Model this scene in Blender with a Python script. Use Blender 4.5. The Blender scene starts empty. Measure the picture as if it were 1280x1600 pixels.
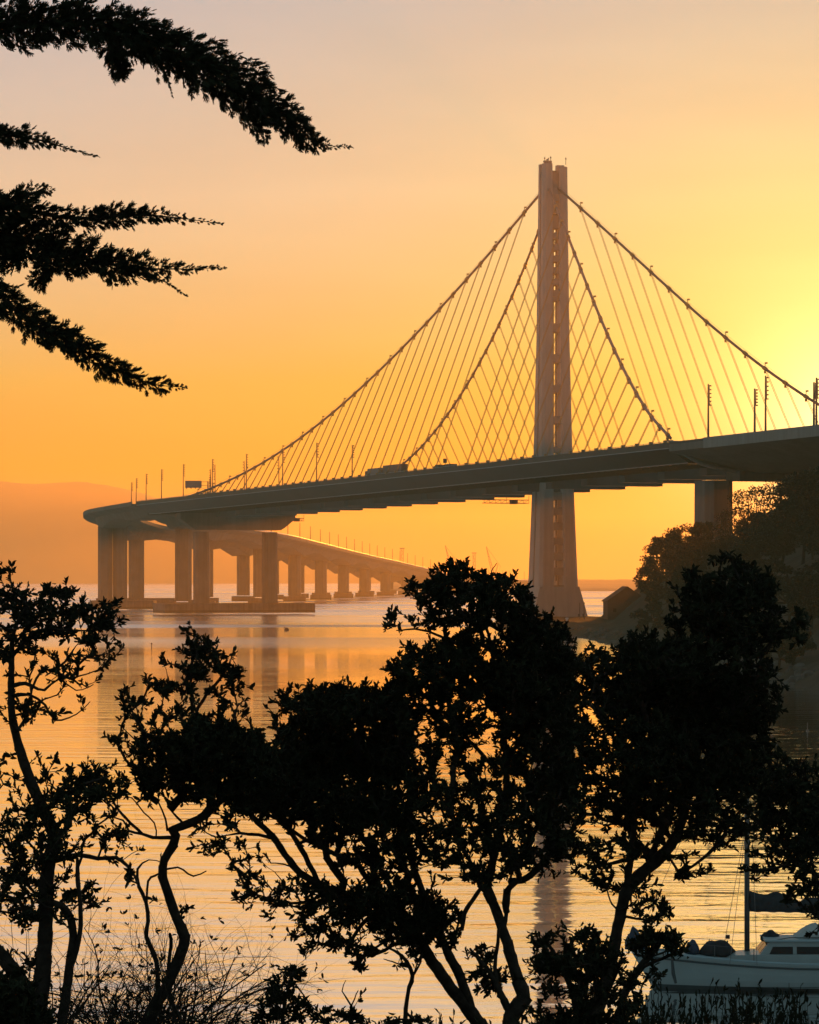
import bpy, bmesh, math, random
import numpy as np
from mathutils import Vector, noise

random.seed(7)
rng = np.random.default_rng(7)
C = bpy.context.scene.collection
R = math.radians

# ------------------------------------------------------------------ frame
F, Y0, CZ = 4825.13, 901.0, 17.495          # focal length in photo pixels, horizon row, camera height
CU, CV, YAW = -989.25, -414.19, 0.3506      # camera in bridge coordinates
SN, CS = math.sin(YAW), math.cos(YAW)
HW = 37.8                                   # half width of the double deck


def P(px, py, d):
    return Vector(((px - 640) / F * d, d, CZ - (py - Y0) / F * d))


def UV(u, v, z):
    return Vector((-(u - CU) * SN + (v - CV) * CS, (u - CU) * CS + (v - CV) * SN, z))


def zt(u):                                  # top of the deck's outer rail along the bridge
    return 55.453 - 0.0061 * u


def u_at(px, v):
    lo, hi = -330.0, 460.0
    for _ in range(60):
        m = (lo + hi) / 2
        p = UV(m, v, 0)
        if 640 + F * p.x / p.y > px:
            lo = m
        else:
            hi = m
    return (lo + hi) / 2


ORD = ['first', 'second', 'third', 'fourth', 'fifth', 'sixth', 'seventh', 'eighth', 'ninth', 'tenth', 'eleventh', 'twelfth', 'thirteenth',
       'fourteenth', 'fifteenth', 'sixteenth', 'seventeenth', 'eighteenth', 'nineteenth', 'twentieth']


def ordinal(i):
    if i < 20:
        return ORD[i]
    t = ['twenty', 'thirty', 'forty', 'fifty', 'sixty', 'seventy', 'eighty', 'ninety'][(i + 1) // 10 - 2]
    k = (i + 1) % 10
    return (t[:-1] + 'ieth') if k == 0 else t + '-' + ORD[k - 1]


# ------------------------------------------------------------------ light and air settings
WAVE = 0.28
HAZE_D, HAZE_G = 0.00012, 0.62
SUN_E, EXPO, NISH = 3.5, 0.0, 0.006
SUN_C = (1.0, 0.28, 0.015)
SKY_FRONT = [(0, (1.0, .14, .01)), (0.8, (.72, .12, .008)), (2.0, (.50, .27, .012)), (3.6, (.50, .39, .10)), (7, (.58, .52, .41)), (10.6, (.38, .45, .52)), (25, (.26, .30, .31)), (60, (.17, .23, .26)), (90, (.16, .22, .25))]
SKY_BACK = [(0, (.20, .20, .20)), (10, (.17, .21, .23)), (40, (.14, .23, .27)), (90, (.15, .23, .27))]
GLOW = [(2.6, 1.4, (1.0, .96, .60)), (0.38, 5.0, (1.0, .56, .03)), (0.28, 3.2, (.6, 1.0, .0))]
TINT = (1.0, 0.95, 0.28)


# ------------------------------------------------------------------ materials
def mat(name, col, rough=0.7, var=0.25, scale=3.0, metal=0.0, spec=0.4, bump=0.0, coords='Object'):
    m = bpy.data.materials.new(name)
    m.use_nodes = True
    nt = m.node_tree
    b = nt.nodes['Principled BSDF']
    b.inputs['Roughness'].default_value = rough
    b.inputs['Metallic'].default_value = metal
    b.inputs['Specular IOR Level'].default_value = spec
    tc = nt.nodes.new('ShaderNodeTexCoord')
    n = nt.nodes.new('ShaderNodeTexNoise')
    n.inputs['Scale'].default_value = scale
    n.inputs['Detail'].default_value = 5
    nt.links.new(tc.outputs[coords], n.inputs['Vector'])
    r = nt.nodes.new('ShaderNodeValToRGB')
    r.color_ramp.elements[0].position = 0.3
    r.color_ramp.elements[1].position = 0.7
    r.color_ramp.elements[0].color = [c * (1 - var) for c in col] + [1]
    r.color_ramp.elements[1].color = [min(1, c * (1 + var)) for c in col] + [1]
    nt.links.new(n.outputs['Fac'], r.inputs['Fac'])
    nt.links.new(r.outputs['Color'], b.inputs['Base Color'])
    if bump:
        bp = nt.nodes.new('ShaderNodeBump')
        bp.inputs['Strength'].default_value = bump
        bp.inputs['Distance'].default_value = 0.05
        nt.links.new(n.outputs['Fac'], bp.inputs['Height'])
        nt.links.new(bp.outputs['Normal'], b.inputs['Normal'])
    return m


M = {}
M['tower'] = mat('tower_steel_paint', (0.40, 0.37, 0.33), 0.6, 0.10, 0.12)
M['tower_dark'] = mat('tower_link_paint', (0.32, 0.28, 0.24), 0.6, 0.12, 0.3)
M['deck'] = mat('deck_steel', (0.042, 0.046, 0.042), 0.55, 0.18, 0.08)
M['beam'] = mat('crossbeam_paint', (0.12, 0.12, 0.115), 0.6, 0.2, 0.15)
M['rail'] = mat('rail_steel', (0.30, 0.32, 0.33), 0.5, 0.1, 1.0)
M['glint_metal'] = mat('sun_glint_metal', (0.75, 0.73, 0.70), 0.35, 0.05, 1.0, metal=0.9)
M['cable'] = mat('cable_wrap', (0.16, 0.15, 0.14), 0.5, 0.12, 0.5)
M['rope'] = mat('suspender_rope', (0.40, 0.22, 0.08), 0.5, 0.1, 0.5)  # orange glow of the backlit ropes put into their colour
M['concrete'] = mat('pier_concrete', (0.17, 0.15, 0.13), 0.85, 0.16, 0.15)
M['concrete_pale'] = mat('pale_concrete', (0.26, 0.245, 0.22), 0.8, 0.12, 0.1)
M['fender'] = mat('pile_cap_concrete', (0.13, 0.11, 0.10), 0.9, 0.25, 0.2)
def weather(m, tide=False, amp=0.14):
    nt = m.node_tree
    b = nt.nodes['Principled BSDF']
    src = b.inputs['Base Color'].links[0].from_socket
    g = nt.nodes.new('ShaderNodeNewGeometry')
    mp = nt.nodes.new('ShaderNodeMapping')
    mp.inputs['Scale'].default_value = (0.9, 0.9, 0.06)
    nt.links.new(g.outputs['Position'], mp.inputs['Vector'])
    n = nt.nodes.new('ShaderNodeTexNoise')
    n.inputs['Scale'].default_value = 1
    n.inputs['Detail'].default_value = 6
    nt.links.new(mp.outputs['Vector'], n.inputs['Vector'])
    r = nt.nodes.new('ShaderNodeMapRange')
    r.inputs['From Min'].default_value = 0.35
    r.inputs['From Max'].default_value = 0.65
    r.inputs['To Min'].default_value = 1 - amp
    r.inputs['To Max'].default_value = 1 + amp * .4
    nt.links.new(n.outputs['Fac'], r.inputs['Value'])
    fac = r.outputs['Result']
    if tide:
        sp = nt.nodes.new('ShaderNodeSeparateXYZ')
        nt.links.new(g.outputs['Position'], sp.inputs[0])
        t = nt.nodes.new('ShaderNodeMapRange')
        t.inputs['From Min'].default_value = 1.9
        t.inputs['From Max'].default_value = 2.3
        t.inputs['To Min'].default_value = 0.4
        nt.links.new(sp.outputs['Z'], t.inputs['Value'])
        q = nt.nodes.new('ShaderNodeMath')
        q.operation = 'MULTIPLY'
        nt.links.new(fac, q.inputs[0])
        nt.links.new(t.outputs['Result'], q.inputs[1])
        fac = q.outputs[0]
    mx = nt.nodes.new('ShaderNodeMix')
    mx.data_type = 'RGBA'
    mx.blend_type = 'MULTIPLY'
    mx.inputs['Factor'].default_value = 1
    cc = nt.nodes.new('ShaderNodeCombineColor')
    for k in ('Red', 'Green', 'Blue'):
        nt.links.new(fac, cc.inputs[k])
    ia = [k for k in mx.inputs if k.type == 'RGBA']
    nt.links.new(src, ia[0])
    nt.links.new(cc.outputs[0], ia[1])
    nt.links.new([k for k in mx.outputs if k.type == 'RGBA'][0], b.inputs['Base Color'])


weather(M['concrete'])
weather(M['concrete_pale'])
weather(M['tower'], amp=0.10)
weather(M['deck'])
weather(M['fender'], True, 0.35)
M['pole'] = mat('lamp_post_steel', (0.10, 0.10, 0.10), 0.5, 0.1, 1.0)
M['sign'] = mat('sign_back', (0.14, 0.16, 0.17), 0.5, 0.1, 0.5)
M['truck'] = mat('truck_box', (0.10, 0.11, 0.11), 0.5, 0.1, 0.6)
M['truck_pale'] = mat('truck_pale_box', (0.22, 0.22, 0.21), 0.5, 0.1, 0.6)
M['rubber'] = mat('tyre_rubber', (0.03, 0.03, 0.03), 0.9, 0.1, 2)
M['glass'] = mat('dark_glass', (0.012, 0.016, 0.018), 0.15, 0.2, 1, spec=0.22)
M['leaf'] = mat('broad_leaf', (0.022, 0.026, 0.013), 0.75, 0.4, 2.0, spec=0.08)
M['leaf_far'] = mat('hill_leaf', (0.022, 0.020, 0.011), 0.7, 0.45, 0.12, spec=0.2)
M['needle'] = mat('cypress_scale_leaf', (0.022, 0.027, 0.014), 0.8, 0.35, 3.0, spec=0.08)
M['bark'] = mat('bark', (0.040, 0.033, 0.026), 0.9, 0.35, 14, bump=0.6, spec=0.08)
M['twig'] = mat('twig_bark', (0.035, 0.028, 0.022), 0.9, 0.3, 10, spec=0.08)
M['soil'] = mat('hill_soil', (0.045, 0.037, 0.026), 0.95, 0.4, 0.15, spec=0.1)
M['bank'] = mat('grass_bank', (0.05, 0.055, 0.028), 0.95, 0.4, 1.5, bump=0.5, spec=0.1)
M['rock'] = mat('shore_rock', (0.08, 0.07, 0.06), 0.9, 0.4, 0.6, spec=0.2)
M['shed'] = mat('shed_wall', (0.07, 0.055, 0.042), 0.85, 0.2, 0.4)
M['shed_roof'] = mat('shed_roof', (0.06, 0.048, 0.038), 0.8, 0.2, 0.4)
M['crane'] = mat('crane_steel', (0.12, 0.11, 0.10), 0.6, 0.1, 0.1)
M['hill_far'] = mat('far_ridge', (0.07, 0.06, 0.045), 0.95, 0.3, 0.004)
M['gel'] = mat('boat_gelcoat', (0.25, 0.31, 0.305), 0.3, 0.05, 1.2, spec=0.5)
M['boatdeck'] = mat('boat_deck_paint', (0.26, 0.35, 0.37), 0.5, 0.06, 2)
M['boot'] = mat('boat_dark_paint', (0.03, 0.05, 0.055), 0.45, 0.2, 2)
M['canvas'] = mat('boat_dark_canvas', (0.028, 0.036, 0.042), 0.9, 0.25, 5, bump=0.4, spec=0.15)
M['blue_canvas'] = mat('boat_blue_canvas', (0.03, 0.055, 0.085), 0.9, 0.25, 5, bump=0.4, spec=0.15)
M['white_canvas'] = mat('boat_white_canvas', (0.40, 0.44, 0.42), 0.8, 0.08, 4, bump=0.3)
M['spar'] = mat('mast_alloy', (0.07, 0.075, 0.075), 0.45, 0.12, 2)
M['wire'] = mat('stay_wire', (0.12, 0.12, 0.12), 0.4, 0.1, 2)
M['buoy'] = mat('buoy_paint', (0.05, 0.035, 0.03), 0.6, 0.2, 2)
M['white'] = mat('white_paint', (0.75, 0.75, 0.72), 0.5, 0.05, 2)
M['weed'] = mat('weed_stalk', (0.022, 0.025, 0.014), 0.8, 0.35, 4, spec=0.08)


# ------------------------------------------------------------------ mesh helpers
WL = {}                                      # world location of a parent


class MB:
    def __init__(self):
        self.v, self.f = [], []

    def add(self, vs, fs):
        n = len(self.v)
        self.v += [tuple(p) for p in vs]
        self.f += [tuple(i + n for i in q) for q in fs]

    def loft(self, rings, caps=True, closed=True):
        n = len(rings[0])
        vs = [p for r in rings for p in r]
        fs = []
        for i in range(len(rings) - 1):
            for j in range(n if closed else n - 1):
                a, b = i * n + j, i * n + (j + 1) % n
                fs.append((a, b, b + n, a + n))
        if caps and closed:
            fs.append(tuple(range(n - 1, -1, -1)))
            fs.append(tuple(range((len(rings) - 1) * n, len(rings) * n)))
        self.add(vs, fs)

    def box(self, c, s, rz=0.0):
        ca, sa = math.cos(rz), math.sin(rz)
        rings = []
        for z in (-0.5, 0.5):
            r = []
            for x, y in ((-.5, -.5), (.5, -.5), (.5, .5), (-.5, .5)):
                X, Y = x * s[0], y * s[1]
                r.append((c[0] + X * ca - Y * sa, c[1] + X * sa + Y * ca, c[2] + z * s[2]))
            rings.append(r)
        self.loft(rings)

    def ubox(self, u0, u1, v0, v1, z0, z1):
        self.loft([[UV(u0, v0, z), UV(u1, v0, z), UV(u1, v1, z), UV(u0, v1, z)] for z in (z0, z1)])

    def tube(self, pts, rad, n=6, caps=True):
        pts = [Vector(p) for p in pts]
        if not hasattr(rad, '__len__'):
            rad = [rad] * len(pts)
        rings = []
        up = Vector((0.13, 0.2, 1)).normalized()
        for i, p in enumerate(pts):
            t = pts[min(i + 1, len(pts) - 1)] - pts[max(i - 1, 0)]
            if t.length < 1e-9:
                t = Vector((0, 0, 1))
            t.normalize()
            a = t.cross(up)
            if a.length < 0.05:
                a = t.cross(Vector((1, 0, 0.1)))
            a.normalize()
            b = t.cross(a)
            rings.append([p + (a * math.cos(2 * math.pi * k / n) + b * math.sin(2 * math.pi * k / n)) * rad[i] for k in range(n)])
        self.loft(rings, caps)

    def build(self, name, m, parent=None, origin=None, smooth=False, fix=True):
        me = bpy.data.meshes.new(name)
        o = bpy.data.objects.new(name, me)
        off = Vector(WL[parent.name]) if parent is not None else Vector(origin or (0, 0, 0))
        me.from_pydata([tuple(Vector(p) - off) for p in self.v], [], self.f)
        me.materials.append(m if not isinstance(m, str) else M[m])
        if fix:
            bm = bmesh.new()
            bm.from_mesh(me)
            bmesh.ops.recalc_face_normals(bm, faces=bm.faces)
            bm.to_mesh(me)
            bm.free()
        if smooth:
            me.polygons.foreach_set('use_smooth', [True] * len(me.polygons))
        C.objects.link(o)
        if parent is not None:
            o.parent = parent
            WL[o.name] = off
        else:
            o.location = off
            WL[o.name] = off
        return o


def tag(o, label=None, cat=None, group=None, kind=None):
    if label: o['label'] = label
    if cat: o['category'] = cat
    if group: o['group'] = group
    if kind: o['kind'] = kind
    return o


def empty(name, loc, label, cat, group=None):
    o = bpy.data.objects.new(name, None)
    C.objects.link(o)
    o.location = loc
    WL[o.name] = Vector(loc)
    return tag(o, label, cat, group)


def np_mesh(name, verts, faces4, m, parent=None, origin=(0, 0, 0)):
    """a mesh from arrays: verts (n,3), faces (k,4)"""
    off = np.array(WL[parent.name] if parent is not None else origin, dtype=float)
    me = bpy.data.meshes.new(name)
    v = (np.asarray(verts) - off).astype(np.float32)
    f = np.asarray(faces4, dtype=np.int32)
    me.vertices.add(len(v))
    me.vertices.foreach_set('co', v.ravel())
    me.loops.add(f.size)
    me.loops.foreach_set('vertex_index', f.ravel())
    me.polygons.add(len(f))
    me.polygons.foreach_set('loop_start', np.arange(0, f.size, 4, dtype=np.int32))
    me.update(calc_edges=True)
    me.validate()
    me.materials.append(M[m])
    o = bpy.data.objects.new(name, me)
    C.objects.link(o)
    if parent is not None:
        o.parent = parent
    else:
        o.location = off
    WL[o.name] = Vector(off)
    return o


def unit(a):
    return a / np.maximum(np.linalg.norm(a, axis=-1, keepdims=True), 1e-9)


def leaves(base, d, nrm, ln, wd, fold=0.25, wide=0.70):
    """folded leaves: 6 verts, 2 quads each; returns verts, faces"""
    n = len(base)
    d = unit(d)
    s = unit(np.cross(d, nrm))
    nn = np.cross(s, d)
    ln, wd = ln[:, None], wd[:, None]
    b = base
    t = base + d * ln - nn * ln * 0.10
    m1, m2 = base + d * ln * 0.30, base + d * ln * wide
    up = nn * wd * fold
    L1, R1 = m1 - s * wd * 0.40 + up, m1 + s * wd * 0.40 + up
    L2, R2 = m2 - s * wd * 0.5 + up, m2 + s * wd * 0.5 + up
    V = np.stack([b, L1, L2, t, R2, R1], axis=1).reshape(-1, 3)
    k = np.arange(n)[:, None] * 6
    fa = np.concatenate([k + np.array([[0, 1, 2, 3]]), k + np.array([[0, 3, 4, 5]])], axis=0)
    return V, fa


def segs(A, B, ra, rb, n=5):
    """separate tapered tubes between arrays of points"""
    d = unit(B - A)
    ref = np.where(np.abs(d[:, 2:3]) > 0.9, np.array([[1., 0, 0]]), np.array([[0, 0, 1.]]))
    a = unit(np.cross(d, ref))
    b = np.cross(d, a)
    ang = np.arange(n) * 2 * np.pi / n
    off = a[:, None, :] * np.cos(ang)[None, :, None] + b[:, None, :] * np.sin(ang)[None, :, None]
    V0 = A[:, None, :] + off * ra[:, None, None]
    V1 = (B + d * rb[:, None] * 0.6)[:, None, :] + off * rb[:, None, None]
    V = np.concatenate([V0, V1], axis=1).reshape(-1, 3)
    k = np.arange(len(A)) * 2 * n
    fs = []
    for j in range(n):
        j2 = (j + 1) % n
        fs.append(np.stack([k + j, k + j2, k + n + j2, k + n + j], axis=1))
    return V, np.concatenate(fs, axis=0)


def merge(parts):
    V, Fc, n = [], [], 0
    for v, f in parts:
        V.append(v)
        Fc.append(f + n)
        n += len(v)
    return np.concatenate(V), np.concatenate(Fc)


def spline(xs, ys, x):
    """monotone-ish cubic through a table"""
    xs, ys = np.array(xs, float), np.array(ys, float)
    o = np.argsort(xs)
    xs, ys = xs[o], ys[o]
    m = np.gradient(ys, xs)
    i = int(np.clip(np.searchsorted(xs, x) - 1, 0, len(xs) - 2))
    h = xs[i + 1] - xs[i]
    t = (x - xs[i]) / h
    return ((2 * t**3 - 3 * t**2 + 1) * ys[i] + (t**3 - 2 * t**2 + t) * h * m[i] + (-2 * t**3 + 3 * t**2) * ys[i + 1] + (t**3 - t**2) * h * m[i + 1])


# ================================================================== SUSPENSION BRIDGE
bridge = empty('suspension_bridge', UV(0, 0.6, 0), 'self-anchored suspension bridge with one tall pale tower and swooping cables over the bay', 'bridge')

# ---- tower
TV = 0.6


def wv(z):
    return float(np.interp(z, [0, 14, 40, 58, 100, 140, 162], [22.0, 14.8, 13.0, 11.7, 10.1, 9.4, 9.0]))


def wu(z):
    return float(np.interp(z, [0, 14, 40, 58, 100, 140, 162], [15.0, 11.8, 10.2, 9.2, 7.2, 6.0, 5.6]))


mb = MB()
rings = []
for z in (-2, 3, 8, 14):
    a, b = wu(z) / 2 + 0.05, wv(z) / 2 + 0.05
    rings.append([UV(u, v + TV, z) for u, v in ((-a, -b), (a, -b), (a, b), (-a, b))])
mb.loft(rings)
tower = mb.build('tower', 'tower', bridge)
GV, GU = 1.15, 0.55                          # half gaps between the four shafts


def gv(z): return float(np.interp(z, [14, 58, 162], [1.85, 1.6, 1.25]))


M['bounce_pale'] = mat('bounce_plate_pale', (0.72, 0.70, 0.66), 0.6, 0.06, 0.4)  # pale reflector colour, added to brighten the tower slot
zs = [14] + list(range(20, 160, 10)) + [160.5]
for su in (-1, 1):
    for sv in (-1, 1):
        mb = MB()
        rings = []
        for z in zs:
            a, b, g = wu(z) / 2, wv(z) / 2, gv(z) + (0.75 if su > 0 and z > 15 else 0)
            ch = 0.16 * b
            pts = [(su * GU, sv * g), (su * a * 0.94, sv * g), (su * a, sv * (g + 0.5)), (su * a, sv * (b - ch)), (su * (a - ch), sv * b), (su * GU, sv * b)]
            rings.append([UV(p[0], p[1] + TV, z) for p in pts])
        if sv > 0 and su < 0:
            rings[-1] = [Vector((p.x, p.y, p.z - 0.9)) for p in rings[-1]]
        mb.loft(rings)
        mb.build('shaft', 'tower', tower)
for su in (-1, 1):                           # added pale plates in the slot, bouncing sunlight onto its visible wall
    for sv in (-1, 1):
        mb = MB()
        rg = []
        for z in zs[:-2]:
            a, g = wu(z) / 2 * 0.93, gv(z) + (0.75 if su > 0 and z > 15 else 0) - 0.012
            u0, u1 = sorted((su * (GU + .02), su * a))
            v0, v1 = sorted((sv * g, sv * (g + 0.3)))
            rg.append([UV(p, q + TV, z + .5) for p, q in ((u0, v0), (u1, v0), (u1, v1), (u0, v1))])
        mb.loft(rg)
        mb.build('bounce_plate', 'bounce_pale', tower)
# cross links between the shafts: short ones in the top, long openings in the middle, close ones below the deck
lz = [134.5 - 4.0 * k for k in range(6)]
lh = [1.9] * 6
mid = [(113.0, 105.2), (102.2, 94.5), (91.6, 83.8), (81.2, 73.0), (70.4, 62.4)]
cl = []
for z in lz:
    cl.append((z, z + 2.2))
edges = [114.4] + [e for a, b in mid for e in (a, b)] + [60.5]
for k in range(0, len(edges), 2):
    cl.append((edges[k + 1], edges[k]) if edges[k + 1] < edges[k] else (edges[k], edges[k + 1]))
z = 44.0
while z > 15:
    cl.append((z, z + 2.6))
    z -= 5.2
for z0, z1 in cl:
    zc = (z0 + z1) / 2
    for su in (-1, 1):
        g = gv(zc) + (1.2 if su > 0 else .3)
        mb = MB()
        a = wu(zc) / 2 - 0.5
        u0, u1 = sorted((su * a, su * (a - 1.0)))
        mb.ubox(u0, u1, TV - g, TV + g, z0, z1)
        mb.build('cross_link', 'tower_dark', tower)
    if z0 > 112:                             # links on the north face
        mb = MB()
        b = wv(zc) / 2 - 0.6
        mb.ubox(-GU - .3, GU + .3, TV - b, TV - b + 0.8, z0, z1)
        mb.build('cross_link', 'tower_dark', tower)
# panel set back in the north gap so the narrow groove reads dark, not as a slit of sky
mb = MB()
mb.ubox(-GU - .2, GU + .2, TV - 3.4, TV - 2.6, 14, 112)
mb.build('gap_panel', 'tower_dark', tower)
for dv in (-1.0, 0.1, 1.2):  # upright bars added to dim the sky glow through the slot
    mb = MB()
    mb.ubox(-0.25, 0.25, TV + dv - 0.16, TV + dv + 0.16, 16, 138)
    mb.build('slot_dim_bar', 'tower_dark', tower)
mb = MB()                                    # infill plates between the shaft heads
for u0, z0, z1 in ((-1.9, 150.5, 157.6), (1.2, 146, 158.6)):
    mb.ubox(u0, u0 + .5, TV - 2.0, TV + 2.0, z0, z1)
mb.ubox(-2.2, 1.6, TV - 1.9, TV + 1.9, 138, 142.6)
mb.build('head_plates', 'tower_dark', tower)
mb = MB()                                    # cable saddle housing between the shaft heads
mb.loft([[UV(u, v + TV, zz) for u, v in ((-2.6, -1.3), (2.6, -1.3), (2.6, 1.3), (-2.6, 1.3))] for zz in (143, 150)] +
        [[UV(u, v + TV, 154.5) for u, v in ((-1.2, -1.0), (1.2, -1.0), (1.2, 1.0), (-1.2, 1.0))]])
mb.build('cable_saddle', 'tower_dark', tower)
for du, dv, h in ((-2.2, -4.0, 2.4), (-2.4, -3.2, 1.8), (-2.2, -2.6, 2.2), (-2.0, -1.7, 2.8), (0.8, -1.5, 1.6), (-2.2, 3.9, 2.6), (1.0, -3.0, 1.6)):
    mb = MB()
    b = UV(du, dv + TV, 160.3)
    mb.tube([b, b + Vector((0, 0, h))], 0.11, 5)
    mb.box(b + Vector((0, 0, h * 0.8)), (0.5, 0.3, 0.35))
    mb.build('antenna', 'pole', tower)
mb = MB()
mb.box(UV(-1.6, -2.6 + TV, 160.9), (2.4, 1.6, 1.2), YAW)
mb.build('roof_box', 'tower_dark', tower)

# ---- road decks (two steel box girders)
US = [-178 + 10 * k for k in range(60)]
US = [u for u in US if u < 410] + [412]


def deck_section(u, s):
    z = zt(u)
    pts = [(-HW, -0.9), (-HW, -2.0), (-31.5, -6.2), (-14.0, -6.2), (-10.0, -2.4), (-10.0, -1.0)]
    return [UV(u, s * -1 * p[0] if s > 0 else p[0], z + p[1]) for p in pts]


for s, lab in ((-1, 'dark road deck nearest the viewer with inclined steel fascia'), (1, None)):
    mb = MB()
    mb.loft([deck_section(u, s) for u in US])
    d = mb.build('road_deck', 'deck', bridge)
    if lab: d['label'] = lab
    prof = [(-170, -6.19)]                   # transverse stiffeners under the bottom plate
    u = -170
    while u < 396:
        prof += [(u, -6.5), (u + .6, -6.5), (u + .6, -6.215), (u + 5, -6.215)]
        u += 5
    prof.append((u, -6.19))
    mb = MB()
    mb.loft([[UV(a, s * v, zt(a) + dz) for a, dz in prof] for v in (30.6, 14.6)])
    if s < 0:
        mb.build('stiffeners', 'deck', d)
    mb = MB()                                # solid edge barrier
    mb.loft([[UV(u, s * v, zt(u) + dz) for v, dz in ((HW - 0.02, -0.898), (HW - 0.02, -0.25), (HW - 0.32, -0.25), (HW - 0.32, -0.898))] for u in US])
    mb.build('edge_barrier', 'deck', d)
    mb = MB()
    mb.tube([UV(u, s * (HW - 0.1), zt(u) - 0.02) for u in US], 0.09, 5)
    for u in range(-176, 412, 4):
        b = UV(u, s * (HW - 0.1), zt(u) - 0.26)
        mb.tube([b, b + Vector((0, 0, 0.26))], 0.06, 4, False)
    mb.build('handrail', 'rail', d)
    if s < 0:
        mb = MB()
        for dz, vv in ((-2.02, HW + 0.02), (-6.1, 31.75)):
            mb.tube([UV(u, -vv, zt(u) + dz) for u in US], 0.13, 5)
        mb.build('web_edge_strip', 'rail', d)
for k in range(-5, 14):
    u = k * 30
    if -176 < u < 405:
        mb = MB()
        mb.loft([[UV(u + a, v, zt(u) + dz) for a, dz in ((-2.6, -2.2), (2.6, -2.2), (2.6, -8.6), (-2.6, -8.6))] for v in (-13.5, 13.5)])
        mb.build('crossbeam', 'beam', bridge)

# ---- main cables
MU = [0, 50, 100, 150, 200, 250, 300, 340, 360]
MZ = [153.1, 127.8, 105.6, 87.1, 72.7, 62.4, 55.6, 52.0, 50.6]
BU = [0, -30, -60, -90, -120, -150, -180]
BZ = [153.2, 134.6, 115.5, 97, 80.4, 66.7, 57.0]


def cable(u, s):
    if u >= 0:
        t = u / 345
        v = 1.5 + (HW - 1.7) * (t + 0.6 * t * (1 - t)) if t < 1 else HW - 0.2
        return UV(u, s * min(v, HW - 0.2), spline(MU, MZ, u))
    t = -u / 180
    return UV(u, s * (1.5 + (HW - 1.5) * t), spline(BU, BZ, u))


for s in (-1, 1):
    for span, us in (('east', np.linspace(0, 336, 60)), ('west', np.linspace(0, -178.5, 40))):
        mb = MB()
        mb.tube([cable(u, s) + Vector((0, 0, 0)) for u in us], 0.45, 8)
        c = mb.build('main_cable', 'cable', bridge, smooth=True)
        mb = MB()                            # hand ropes that run along the cable, and their posts
        mb.tube([cable(u, s) + Vector((0, 0, 1.15)) for u in us], 0.035, 4)
        mb.build('hand_rope', 'cable', c)

# ---- suspender pairs, each with its cable band
hang = [15 + 10 * k for k in range(32)] + [-(15 + 10 * k) for k in range(17)]
for s in (-1, 1):
    for i, u in enumerate(hang):
        top = cable(u, s)
        bot = UV(u, s * (HW - 0.3), zt(u) - 0.7)
        if top.z - bot.z < 0.9:
            continue
        mb = MB()
        for du in (-0.42, 0.42):
            e = UV(u + du, 0, 0) - UV(u, 0, 0)
            mb.tube([top + e, bot + e], 0.10, 4, False)
        t = (cable(u + 0.5, s) - cable(u - 0.5, s)).normalized()
        mb.tube([top - t * 0.8, top + t * 0.8], 0.66, 8)
        mb.box(top - Vector((0, 0, 1.1)), (0.45, 0.7, 0.8), YAW)
        if i % 2 == 0:                       # cable light on a bracket above the band
            mb.tube([top + Vector((0, 0, 0.4)), top + Vector((0.1, 0, 1.6))], 0.10, 5)
            mb.box(top + Vector((0.35, 0, 1.75)), (0.9, 0.5, 0.5))
        mb.box(bot + Vector((0, 0, 0.75)), (1.0, 0.9, 0.75), YAW)
        mb.build('suspender', 'rope', bridge)

# ---- east pier (two columns, cap beam, wide pile cap)
mb = MB()
mb.ubox(366, 386, -37, 35, 0.9, 5.3)
east = mb.build('east_pier', 'fender', bridge)
for v in (-17.2, 15.8):
    mb = MB()
    rings = []
    for z, w in ((5.2, 3.35), (8, 3.2), (38, 3.2)):
        rings.append([UV(375 + a * w, v + b * w, z) for a, b in ((-1, -.6), (-.6, -1), (.6, -1), (1, -.6), (1, .6), (.6, 1), (-.6, 1), (-1, .6))])
    mb.loft(rings)
    mb.build('column', 'concrete', east)
mb = MB()
zb = zt(375) - 6.25
mb.loft([[UV(375 + a, v, z) for a, z in ((-4, zb), (4, zb), (4, zl), (-4, zl))] for v, zl in ((-28, zb - 3.0), (-21, zb - 8.0), (20, zb - 8.0), (22, zb - 6.8), (27, zb - 2.8))])
mb.build('cap_beam', 'concrete', east)

# ---- west bent: columns, the curved cap wall the near cable dives under, and the cable loop itself
mb = MB()
mb.ubox(-188, -179, -20, 28, zt(-180) - 11.4, zt(-180) - 8.6)
west = mb.build('west_pier', 'concrete', bridge)
for v in (-25.5, 22):
    mb = MB()
    rings = []
    for z, w in ((2, 4.6), (zt(-180) - 11.4, 4.4)):
        rings.append([UV(-183 + a * w, v + b * w, z) for a, b in ((-1, -.55), (-.55, -1), (1, -1), (1, 1), (-.55, 1), (-1, .55))])
    mb.loft(rings)
    mb.build('column', 'concrete', west)
def UVpx(px, py, u):                         # the point at chainage u seen at a pixel
    lo, hi = -60.0, 60.0
    for _ in range(50):
        m = (lo + hi) / 2
        p = UV(u, m, 0)
        if 640 + F * p.x / p.y < px:
            lo = m
        else:
            hi = m
    p = UV(u, lo, 0)
    return UV(u, lo, CZ + (Y0 - py) * p.y / F)


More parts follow.
